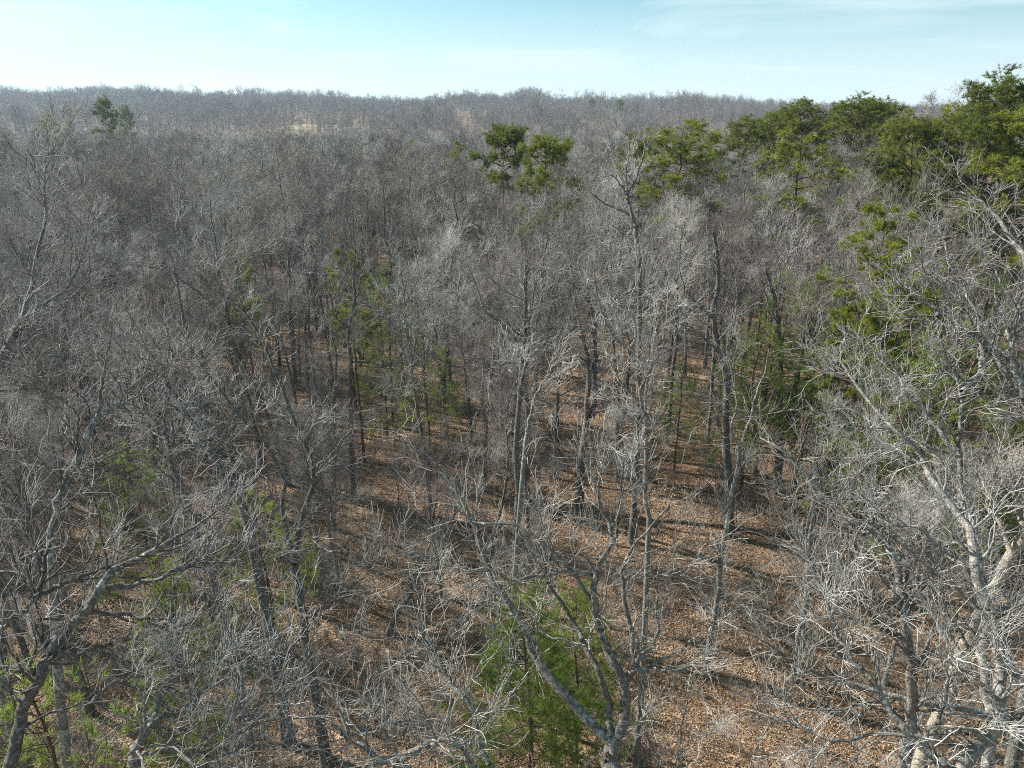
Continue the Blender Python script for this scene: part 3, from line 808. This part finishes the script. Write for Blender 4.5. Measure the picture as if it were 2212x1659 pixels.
# ------------------------------------------------------------------ evergreens
def tufts(P, D, n_needle, ln, wd, g, spreadf=.75):
    """needle tufts as slim triangles at points P in direction D"""
    m = len(P)
    P = np.repeat(P, n_needle, 0); D = np.repeat(D, n_needle, 0)
    d = unit(D + g.normal(size=D.shape) * spreadf)
    l = ln * g.uniform(.6, 1.15, (len(P), 1))
    s = unit(np.cross(d, g.normal(size=d.shape))) * wd
    b = P + g.normal(size=P.shape) * ln * .12
    V = np.stack([b - s, b + s, b + d * l], 1).reshape(-1, 3)
    return V, np.arange(len(V)).reshape(-1, 3)

def pine(seed, h, kind, mn, crown0=.35, width=1.0, dens=1.0, needle=(9, .20, .014)):
    g = np.random.default_rng(seed)
    K = 14; q = np.linspace(0, 1, K)
    wv = np.cumsum(g.normal(size=(K, 2)) * .008 * h, axis=0) * q[:, None]
    T = np.stack([wv[:, 0], wv[:, 1], h * q], 1)
    TR = h * .0085 * (1 - q) ** .8 + .02
    if kind == 'virginia':
        nl = 30
        tt = np.sort(crown0 + (1 - crown0) * g.random(nl) ** .8 * .98)
        prof = lambda s: (.55 + .75 * np.sin(np.clip(s, 0, 1) * PI * .82 + .25)) * (1 - .55 * s ** 3)
        elr = lambda s: math.radians(-8 + 42 * s + g.normal() * 10)
        base_len = h * .112 * width
    else:
        tiers = 15
        tt = np.repeat(crown0 + (1 - crown0) * (np.arange(tiers) + .3) / tiers, 5); tt = tt + g.normal(size=len(tt)) * .006
        tt = np.clip(tt, 0, .985); nl = len(tt)
        prof = lambda s: (1.06 - s) ** .8
        elr = lambda s: math.radians(2 + 45 * s ** 2 + g.normal() * 6)
        base_len = h * .33 * width
    LP = []; LR = []
    az = 0
    for t in tt:
        s = (t - crown0) / (1 - crown0)
        az += (2.4 if kind == 'virginia' else 2 * PI / 5 + .12) + g.normal() * .3
        f = t * (K - 1); j = min(int(f), K - 2); u = f - j
        p = T[j] * (1 - u) + T[j + 1] * u
        el = elr(s); ln = base_len * prof(s) * g.uniform(.65, 1.2)
        d = np.array([math.cos(az) * math.cos(el), math.sin(az) * math.cos(el), math.sin(el)])
        pts = [p]
        for _ in range(7):
            pts.append(pts[-1] + d * ln / 7); d = d + g.normal(size=3) * (.13 if kind == 'virginia' else .05) + np.array([0, 0, .04]); d /= np.linalg.norm(d)
        LP.append(pts); LR.append(np.linspace(max(.02, h * .0028 * prof(s)), .008, 8))
    LP = np.array(LP); LR = np.array(LR)
    B1, R1 = grow(LP, LR, int(nl * (20 if kind == 'virginia' else 9) * dens), g, (.22, 1), base_len * .16, base_len * .42, (35, 70), .12, .03, 4, .55, .005, tbias=.75)
    if kind == 'virginia': B1[:, :, 2] = B1[:, :1, 2] + (B1[:, :, 2] - B1[:, :1, 2]) * .6
    B2, R2 = grow(B1, R1, int(nl * (95 if kind == 'virginia' else 30) * dens), g, (.2, 1), base_len * .06, base_len * .22, (25, 60), .12, .08, 3, .6, .004, tbias=.75)
    if kind == 'virginia': B2[:, :, 2] = B2[:, :1, 2] + (B2[:, :, 2] - B2[:, :1, 2]) * .7
    ends = np.concatenate([B2[:, -1], B2[:, 1], B1[:, -1], LP[:, -1]])
    dirs = unit(np.concatenate([B2[:, -1] - B2[:, -2], B2[:, -1] - B2[:, -2], B1[:, -1] - B1[:, -2], LP[:, -1] - LP[:, -2]]) + np.array([0, 0, .01]))
    dirs = unit(dirs + np.array([0, 0, .5]))
    V, Fc = tufts(ends, dirs, needle[0], needle[1], needle[2], g)
    parts = [('trunk', Geo().tube(T[None], TR[None], 8, M_PINEB).mesh('trunk'), None)]
    br = Geo().tube(LP, LR, 4, M_PINEB); br.tube(B1, R1, 3, M_PINEB); br.tube(B2, R2, 3, M_PINEB)
    parts.append(('branches', br.mesh('branches'), 'stuff'))
    G = Geo(); G.add(V, Fc, mn)
    parts.append(('foliage', G.mesh('foliage', False), 'stuff'))
    return parts

PINES = {
    'lone': (20, pine(311, 20, 'virginia', M_NDARK, .745, 1.2, .95, (10, .19, .014))),
    'light': (20, pine(312, 20, 'virginia', M_NYEL, .70, 1.35, .8, (10, .19, .014))),
    'dark1': (20, pine(301, 20, 'virginia', M_NDARK, .56, 1.3, 1.25, (10, .19, .014))),
    'dark2': (20, pine(302, 20, 'virginia', M_NDARK, .62, 1.45, 1.15, (10, .19, .014))),
    'yel1': (20, pine(303, 20, 'virginia', M_NYEL, .58, 1.4, 1.0, (10, .19, .014))),
    'yel2': (16, pine(304, 16, 'virginia', M_NYEL, .5, 1.15, .5, (10, .20, .014))),
    'soft': (10, pine(305, 10, 'white', M_NSOFT, .25, .85, .3, (8, .2, .009))),
    'soft2': (10, pine(306, 10, 'white', M_NSOFT, .3, .9, .27, (8, .2, .009))),
    'fore': (9, pine(307, 9, 'white', M_NSOFT, .12, .95, .9, (16, .17, .0055))),
    'fore2': (9, pine(308, 9, 'white', M_NSOFT, .14, .9, .7, (16, .17, .0055))),
}
PINE_XY = []
def put_pine(kind, px, py, Y, label, sx=1.0, group=None, name='pine_tree'):
    top = at(px, py, Y)
    gz = float(hgt(top[0], top[1]))
    h0, parts = PINES[kind]
    s = (top[2] - gz - (1.1 if h0 > 12 else .2)) / h0
    t = thing(name, label, 'tree', (top[0], top[1], gz - .05), group)
    t.rotation_euler = (0, 0, random.uniform(0, 6.28)); t.scale = (s * sx, s * sx, s)
    for nm, me, kd in parts: part(nm, me, t, kd)
    PINE_XY.append((top[0], top[1], Y, s * h0))
    return t
G1 = 'tall pines along the right-hand ridge'
G2 = 'young pines and cedars scattered in the undergrowth'
G3 = 'lone pines standing out of the distant canopy'
put_pine('fore', 1150, 1285, 18.4, 'soft bright green young pine at bottom centre beside the forked grey tree', 1.0)
put_pine('fore2', 1262, 1262, 20.3, 'second soft green young pine directly behind the bottom centre one', .95)
put_pine('lone', 1085, 256, 70, 'dark green pine standing alone above the canopy in the middle of the picture', .8, G3)
put_pine('light', 1165, 284, 59, 'lighter yellow-green pine in front and right of the dark lone pine', .82, G3)
for kd, px, py, Y, lb, sx in [
    ('yel1', 1440, 248, 72, 'leftmost pine of the right-hand ridge line, rounded and yellow-green', 1.05),
    ('dark2', 1392, 282, 80, 'small pine just left of the leftmost big ridge pine', .7),
    ('dark1', 1610, 246, 92, 'dark low pine between the leftmost and the yellowish ridge pine', 1.1),
    ('dark2', 1662, 240, 96, 'dark pine with flat top just right of the low ridge pine', 1.1),
    ('yel1', 1545, 262, 98, 'faint green pine half hidden behind bare twigs left of the dark low pine', .9),
    ('yel2', 1738, 262, 64, 'yellowish pine in front of the dark ridge pine group with a leaning dark stem', 1.0),
    ('dark2', 1765, 216, 84, 'left pine of the dark group breaking the skyline', 1.05),
    ('dark1', 1832, 202, 80, 'middle and tallest pine of the dark group breaking the skyline', 1.1),
    ('dark2', 1888, 214, 84, 'right pine of the dark group breaking the skyline', 1.05),
    ('dark1', 2022, 236, 56, 'large dark green pine with foliage hanging low, left of the skyline corner pines', .9),
    ('yel1', 1985, 250, 66, 'yellow-green pine peeping left behind the large low-hanging pine', .8),
    ('yel1', 2095, 214, 62, 'bright green pine right of the large low-hanging pine', 1.0),
    ('dark2', 2150, 188, 58, 'pine stepping up towards the right edge skyline', 1.0),
    ('dark1', 2200, 150, 52, 'tallest pine at the right edge rising highest above the horizon', 1.0),
    ('yel1', 2250, 190, 46, 'pine cut by the right edge below the tallest one', 1.0)]:
    put_pine(kd, px, py, Y, lb, sx * 1.2, G1)
for kd, px, py, Y, lb, sx in [
    ('dark1', 208, 207, 180, 'dark spreading pine below the ridge at upper left', .7),
    ('yel2', 98, 240, 200, 'small round green pine left of the dark spreading one at upper left', .8),
    ('yel2', 138, 216, 330, 'tiny pine on the far left hillside', .35),
    ('dark2', 262, 230, 260, 'tiny dark pine just right of the spreading pine at upper left', .6),
    ('yel2', 470, 300, 112, 'small yellow-green pine top in the canopy at upper left', .55),
    ('yel2', 680, 305, 125, 'narrow green pine top between bare stems left of centre', .45),
    ('yel2', 775, 298, 135, 'faint green pine top in the canopy left of the lone dark pine', .7),
    ('yel2', 885, 290, 112, 'pale green pine half veiled by twigs left of the lone dark pine', .9),
    ('yel2', 988, 290, 98, 'sparse green pine close left of the lone dark pine', .7),
    ('dark2', 1342, 215, 620, 'dark round pine on the far skyline right of centre', .9),
    ('dark2', 1277, 213, 640, 'small dark pine on the far skyline near the centre', .8)]:
    put_pine(kd, px, py, Y, lb, sx, G3)
for kd, px, py, Y, lb, sx in [
    ('yel2', 1928, 402, 37, 'bright yellow-green pine standing in front of the pale twigs at upper right', .95),
    ('yel2', 1975, 540, 34, 'sparse green pine below the bright yellow-green one at right', .8),
    ('yel2', 745, 508, 46, 'bright pine left of centre', .7),
    ('soft', 825, 575, 52, 'small green pine behind and right of the bright one left of centre', .9),
    ('soft2', 820, 700, 50, 'low bright green pine beside the open leaf litter left of centre', .9),
    ('soft2', 912, 712, 44, 'dense green young pine left of the central clearing', 1.0),
    ('yel2', 505, 512, 50, 'thin yellowish pine veiled by pale twigs in the left half', .7),
    ('soft', 270, 965, 29, 'soft green pine behind the left foreground branches', 1.1),
    ('soft2', 545, 1062, 26, 'soft green pine low between the dark leaning trunks at left', 1.0),
    ('soft', 352, 1205, 20, 'pale soft green pine sapling among the lower left limbs', .8),
    ('soft2', 62, 1440, 13.5, 'green pine top in the bottom left corner behind thick limbs', .9),
    ('soft', 1478, 780, 44, 'green young pine right of centre behind the pale bending tree', 1.1),
    ('soft2', 1692, 600, 43, 'green pine in the right-hand thicket, its top amid forked stems', 1.0),
    ('soft', 1650, 690, 40, 'low green pine at the left end of the right-hand thicket', .9),
    ('soft2', 1795, 585, 41, 'tall thin green pine in the middle of the right-hand thicket', .9),
    ('soft2', 1862, 660, 38, 'green pine right of the thin one in the right-hand thicket', 1.1),
    ('yel2', 2010, 590, 38, 'yellow-green pine behind crossing limbs at the right', .8),
    ('soft2', 1965, 705, 35, 'dark shaded green pine low behind the right-hand limbs', 1.2),
    ('soft', 2085, 705, 31, 'bright green pine near the right edge behind the grey limbs', 1.1),
    ('soft2', 2155, 610, 36, 'green pine at the right edge above the slanting limb', 1.0)]:
    put_pine(kd, px, py, Y, lb, sx, G2)

# ------------------------------------------------------------------ forest of individuals
def in_fields(x, y, k=1.0):
    r = np.zeros(np.shape(x), bool)
    for fx, fy, fa, fb in FIELDS:
        r |= ((x - fx) / (fa * k)) ** 2 + ((y - fy) / (fb * k)) ** 2 < 1
    return r
def poisson(cands, dist):
    cell = {}; keep = []
    for i, (x, y, d) in enumerate(zip(cands[:, 0], cands[:, 1], dist)):
        a, b = int(x // 6), int(y // 6); ok = True
        for u in (-1, 0, 1):
            for v in (-1, 0, 1):
                for j in cell.get((a + u, b + v), ()):
                    if (cands[j, 0] - x) ** 2 + (cands[j, 1] - y) ** 2 < d * d: ok = False; break
                if not ok: break
            if not ok: break
        if ok:
            cell.setdefault((a, b), []).append(i); keep.append(i)
    return cands[keep]
# fixed trunks seen in the photograph: foot of each in pixels
FEET = [(1232, 816, 'thin dark trunk on the right of the central clearing'), (1170, 812, 'thin straight trunk in the central clearing, left of the dark double trunk'), (1213, 722, 'slim dark trunk at the back of the central clearing'),
        (1150, 800, 'slim leaning trunk at the left of the central clearing'), (862, 700, 'pale grey trunk left of the central clearing'), (900, 722, 'dark straight trunk beside the pale one left of the clearing'),
        (915, 725, 'short leaning dark trunk left of the central clearing'), (1020, 960, 'grey branching trunk left of the tall central trunk'), (1070, 790, 'thick dark-based trunk behind the branching grey one'),
        (395, 665, 'dark bent trunk in the dense upper left woods'), (236, 640, 'thick dark trunk in the dense upper left woods'), (700, 1260, 'slim upright trunk beside the left-hand parallel stems'),
        (735, 1300, 'thin pale upright trunk right of the left-hand parallel stems'), (955, 1290, 'short dark trunk in the lower centre left'), (560, 1290, 'dark upright trunk in the lower left between leaning trunks'),
        (1045, 1310, 'thin dark trunk just left of the young pine'), (485, 1420, 'short dark trunk in the lower left over shadowed leaves'), (1330, 1180, 'slim grey trunk above the young pine'),
        (1785, 1290, 'thin trunk behind the lower right limbs'), (1910, 1480, 'slender dark trunk behind the pale corner tree'), (70, 980, 'dark trunk at the left edge'), (287, 1010, 'short dark trunk over the soft green pine at left')]
fixed = np.array([ground_at(px, py)[:2] for px, py, _ in FEET])
g = np.random.default_rng(5)
nc_ = 60000
yy = 21 + (430 - 21) * g.random(nc_) ** .62
xx = (g.random(nc_) * 2 - 1) * (30 + .92 * yy)
keep = ~in_fields(xx, yy, 1.1)
cands = np.stack([xx[keep], yy[keep]], 1)
dd = np.where(cands[:, 1] < 40, 4.3, np.where(cands[:, 1] < 120, 3.1, 4.0))
heroxy = np.array([b[:2] for _, b in HEROES])
pinexy = np.array([(p[0], p[1]) for p in PINE_XY])
# open leaf litter of the lower right and the central clearing
clear = ((cands[:, 0] - 13) / 9.0) ** 2 + ((cands[:, 1] - 29) / 8.0) ** 2 < 1
clear |= ((cands[:, 0] - 4.5) / 9.0) ** 2 + ((cands[:, 1] - 64) / 14.0) ** 2 < 1
clear |= ((cands[:, 0] + 4) / 6.0) ** 2 + ((cands[:, 1] - 25) / 6.0) ** 2 < 1
for qx, qy, qY, _h in PINE_XY:      # open side towards the near edge of each low pine
    if qY < 75:
        l_ = math.hypot(qx, qy); ux, uy = qx / l_, qy / l_
        al = (cands[:, 0] - qx) * ux + (cands[:, 1] - qy) * uy; la = np.abs(-(cands[:, 0] - qx) * uy + (cands[:, 1] - qy) * ux)
        clear |= (al > -5) & (al < 2.5) & (la < 1.9)
cands = cands[~clear]; dd = dd[~clear]
first = np.concatenate([heroxy, fixed, pinexy]); n1 = len(first)
allc = np.concatenate([first, cands]); dd = np.concatenate([np.zeros(n1), dd])
res = poisson(allc, dd)
res = res[n1:]
print('trees', len(res))
X, Y = res[:, 0], res[:, 1]; Z = hgt(X, Y)
hs = g.uniform(.82, 1.12, len(res)) * (1 + .06 * np.sin(X / 17) * np.sin(Y / 21))
vis = []
for x, y, z in zip(X, Y, Z):
    px, py, d = project((x, y, z + 12))
    vis.append(-60 < px < 2272 and py < 1750)
vis = np.array(vis)
order = np.argsort(np.where(vis, Y, 1e9))
N_IND = 262 - len(FEET)
ind = order[:N_IND]
rest = np.setdiff1d(np.arange(len(res)), ind)

LAND = [('young pine at bottom centre', (1190, 1400)), ('dark lone pine', (1085, 300)), ('lighter pine beside the lone pine', (1165, 340)),
        ('leftmost ridge pine', (1440, 290)), ('dark low ridge pines', (1640, 270)), ('yellowish ridge pine', (1740, 290)), ('dark skyline pine group', (1830, 240)),
        ('large low-hanging pine', (2022, 310)), ('pines at the right edge', (2180, 230)), ('yellow-green pine at upper right', (1930, 450)),
        ('bright yellow-green pine left of centre', (745, 560)), ('small pine top at upper left', (470, 320)), ('dark spreading pine at upper left', (208, 235)),
        ('pale green veiled pine', (885, 330)), ('dense pine left of the clearing', (912, 770)), ('central clearing', (1190, 700)), ('dark double trunk', (1270, 800)),
        ('right-hand green thicket', (1800, 700)), ('soft green pine at the left', (270, 1030)), ('two parallel leaning stems at left', (600, 850)),
        ('thin yellowish pine at left', (500, 560)), ('left edge tree', (60, 640)), ('tall crooked grey tops', (1360, 380)), ('pale bending tree', (1370, 800)), ('mottled dark trunk', (1570, 850)), ('slanting limbs at the right edge', (2100, 560))]
from collections import defaultdict
cnt = defaultdict(int)
ORD = ['nearest', 'second', 'third', 'fourth', 'fifth', 'sixth', 'seventh', 'eighth', 'ninth', 'tenth', 'eleventh', 'twelfth', 'thirteenth', 'fourteenth', 'fifteenth', 'sixteenth', 'seventeenth', 'eighteenth', 'nineteenth', 'twentieth']
def label_for(mi, kd, pos, h):
    px, py, d = project((pos[0], pos[1], pos[2] + h * .8))
    k = min(range(len(LAND)), key=lambda i: math.dist(LAND[i][1], (px, py)))
    lx, ly = LAND[k][1]
    dx, dy = px - lx, py - ly
    if abs(dx) > abs(dy) * .8: rel = 'left of' if dx < 0 else 'right of'
    else: rel = 'above' if dy < 0 else 'below'
    cnt[(k, rel)] += 1; o = cnt[(k, rel)]
    if o > 20: return f'bare {LOOK[mi]} {HABIT[kd]} tree in the stand {rel} the {LAND[k][0]}', f'bare trees {rel} the {LAND[k][0]}'
    return f'{ORD[o-1]} bare tree {rel} the {LAND[k][0]}, {LOOK[mi]}, {HABIT[kd]}', None

def put_tree(proto, x, y, s, rz, label, group):
    h, kd, mi, parts = proto
    z = float(hgt(x, y)) - .06
    t = thing('bare_tree', label or 'tree', 'tree', (x, y, z), group)
    t.rotation_euler = (random.gauss(0, .03), random.gauss(0, .03), rz); t.scale = (s, s, s)
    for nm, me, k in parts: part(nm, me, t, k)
    return t
GRP = 'bare winter trees of the forest'
for (px, py, lb), (x, y) in zip(FEET, fixed):
    cand = [p for p in PROTO_N if (p[2] == 1) == ('dark' in lb) and (p[1] != 'fork')] or PROTO_N
    if 'pale' in lb: cand = [p for p in PROTO_N if p[2] == 2]
    p = random.choice(cand)
    s = random.uniform(.85, 1.05) * (.75 if 'short' in lb else 1)
    if py > 1000: s *= .72
    put_tree(p, x, y, s, random.uniform(0, 6.28), lb, GRP)
for n_, i in enumerate(ind):
    y = Y[i]
    P_ = PROTO_N if y < 75 else PROTO_M
    # slender dark-barked poles mixed in at random
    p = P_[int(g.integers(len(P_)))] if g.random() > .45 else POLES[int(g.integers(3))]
    s = hs[i]
    if y < 34: s *= .82
    lb, gp = label_for(p[2], p[1], (X[i], Y[i], Z[i]), p[0] * s)
    put_tree(p, X[i], Y[i], s, g.uniform(0, 6.28), lb, gp or GRP)

# the rest of the canopy, too many to count
nm = len(C_MID.objects)
scatter('bare_woodland', np.c_[X[rest], Y[rest], Z[rest] - .06], g.uniform(0, 6.28, len(rest)), hs[rest], g.integers(0, nm, len(rest)), C_MID)
# far forest
nf = 26000
yf = 425 + (1350 - 425) * g.random(nf) ** .7
xf = (g.random(nf) * 2 - 1) * (60 + .86 * yf)
k = ~in_fields(xf, yf, 1.15)
xf, yf = xf[k], yf[k]
sf = g.uniform(.6, 1.12, len(xf)) * (1 + .16 * np.sin(xf / 23) * np.sin(yf / 31)) * (1 + .12 * np.sin(xf / 47 + 2 + np.sin(yf / 60))) * (1 + .12 * np.sin(xf / 13.7))
low = (np.abs(xf + .062 * yf - 1) < 9) & (yf > 540) & (yf < 862)
sf[low] *= .33
# taller, sparser trees breaking the skyline
xt = []; yt = []
for q_ in range(70):
    y_ = g.uniform(960, 1080); px_ = g.choice([1340, 1390, 1480, 1560, 1690, 980, 760, 400, 250, 1250]) + g.normal() * 38
    xt.append((px_ - 1106) * y_ * .935 / F2); yt.append(y_)
xf = np.r_[xf, xt]; yf = np.r_[yf, yt]; sf = np.r_[sf, g.uniform(1.1, 1.55, len(xt))]
scatter('far_forest', np.c_[xf, yf, hgt(xf, yf) - .1], g.uniform(0, 6.28, len(xf)), sf, g.integers(0, len(C_FAR.objects), len(xf)), C_FAR)

# undergrowth
ns_ = 16500
ysp = 14 + (190 - 14) * g.random(ns_) ** .75
xsp = (g.random(ns_) * 2 - 1) * (16 + .85 * ysp)
dens = .5 + .5 * np.sin(xsp / 7.3 + 1.3) * np.sin(ysp / 8.9)
gap = np.exp(-(((xsp - 13) / 9) ** 2 + ((ysp - 28) / 7) ** 2)) + .8 * np.exp(-(((xsp - 4.5) / 8) ** 2 + ((ysp - 66) / 14) ** 2))
k = g.random(ns_) < (.4 + .6 * dens) * np.where((ysp < 26) & (xsp > 2), .7, 1.0) * (1 - .6 * np.clip(gap * 1.2, 0, 1))
xsp, ysp = xsp[k], ysp[k]
scatter('undergrowth', np.c_[xsp, ysp, hgt(xsp, ysp) - .03], g.uniform(0, 6.28, len(xsp)), g.uniform(.5, 1.25, len(xsp)), np.where(g.random(len(xsp)) < .025, 9, g.integers(0, 9, len(xsp))), C_SAP)

# broken branches lying on the leaves
nb = 900
yb = 14 + 70 * g.random(nb) ** .8; xb = (g.random(nb) * 2 - 1) * (10 + .8 * yb)
scatter('fallen_branches', np.c_[xb, yb, hgt(xb, yb) + .05], g.uniform(0, 6.28, nb), g.uniform(.35, .8, nb), g.choice([0, 1, 6, 2], nb), C_SAP, np.c_[np.full(nb, 1.5), g.normal(size=nb) * .05])

# leaf litter
nx = np.arange(-40, 52, 2.6); ny = np.arange(13, 62, 2.6)
gx, gy = np.meshgrid(nx, ny); gx = gx.ravel() + g.normal(size=gx.size) * .3; gy = gy.ravel() + g.normal(size=gy.size) * .3
k = np.abs(gx) < 8 + gy * .8
gx, gy = gx[k], gy[k]
e = .3
sx_ = (hgt(gx + e, gy) - hgt(gx - e, gy)) / (2 * e); sy_ = (hgt(gx, gy + e) - hgt(gx, gy - e)) / (2 * e)
scatter('fallen_leaves', np.c_[gx, gy, hgt(gx, gy)], np.zeros(len(gx)), g.uniform(.9, 1.1, len(gx)), g.integers(0, 3, len(gx)), C_LEAF, np.c_[np.arctan(sy_), -np.arctan(sx_)])

# ------------------------------------------------------------------ far white house
hx, hy = (1016 - 1106) * 860 * .935 / F2, 862.0
h0 = float(hgt(hx, hy))
hs_ = thing('house', 'tiny white house with a grey roof far off among the trees near the skyline', 'house', (hx, hy, h0))
M_WALL = plain('white_siding', (.6, .6, .58)); M_ROOF = plain('grey_shingles', (.16, .16, .17)); M_PANE = plain('dark_pane', (.04, .045, .05), .15)
def bxm(x0, x1, y0, y1, z0, z1, m, nm):
    V = np.array([(x, y, z) for z in (z0, z1) for y in (y0, y1) for x in (x0, x1)], float)
    Fc = np.array([(0, 2, 3, 1), (4, 5, 7, 6), (0, 1, 5, 4), (2, 6, 7, 3), (0, 4, 6, 2), (1, 3, 7, 5)])
    q = Geo(); q.add(V, Fc, m); return q.mesh(nm, False)
wl = part('wall', bxm(-4, 4, -3, 3, 0, 5.4, M_WALL, 'wall'), hs_)
V = np.array([(-4.4, -3.5, 5.3), (4.4, -3.5, 5.3), (4.4, 3.5, 5.3), (-4.4, 3.5, 5.3), (-4.4, 0, 7.9), (4.4, 0, 7.9)], float)
q = Geo(); q.add(V, np.array([(0, 1, 5, 4), (2, 3, 4, 5), (0, 3, 2, 1)]), M_ROOF); q.F.append(np.array([(0, 4, 3), (1, 2, 5)])); q.M.append(np.zeros(2, int))
part('roof', q.mesh('roof', False), hs_)
for wx in (-2.4, 0, 2.4):
    part('window', bxm(wx - .5, wx + .5, -3.06, -2.9, 3.3, 4.6, M_PANE, 'window'), hs_)
hs_.scale = (.5, .5, .62)
part('door', bxm(-.5, .5, -3.06, -2.9, 0, 2.1, M_PANE, 'door'), hs_)

# ------------------------------------------------------------------ air
def box(name, x0, x1, y0, y1, z0, z1):
    V = np.array([(x, y, z) for z in (z0, z1) for y in (y0, y1) for x in (x0, x1)], float)
    Fc = np.array([(0, 2, 3, 1), (4, 5, 7, 6), (0, 1, 5, 4), (2, 6, 7, 3), (0, 4, 6, 2), (1, 3, 7, 5)])
    return V, Fc
m = bpy.data.materials.new('haze_air'); m.use_nodes = True
m.node_tree.nodes.clear()
mo = m.node_tree.nodes.new('ShaderNodeOutputMaterial'); pv = m.node_tree.nodes.new('ShaderNodeVolumePrincipled')
pv.inputs['Color'].default_value = (.66, .82, 1, 1); pv.inputs['Density'].default_value = .00019; pv.inputs['Anisotropy'].default_value = .3
m.node_tree.links.new(pv.outputs[0], mo.inputs['Volume'])
G = Geo(); V, Fc = box('haze', -1760, 1760, -100, 1510, float(ZZ.min()) - 1.5, 62)
G.add(V, Fc, m)
hz = link(bpy.data.objects.new('haze', G.mesh('haze', False))); hz['kind'] = 'stuff'
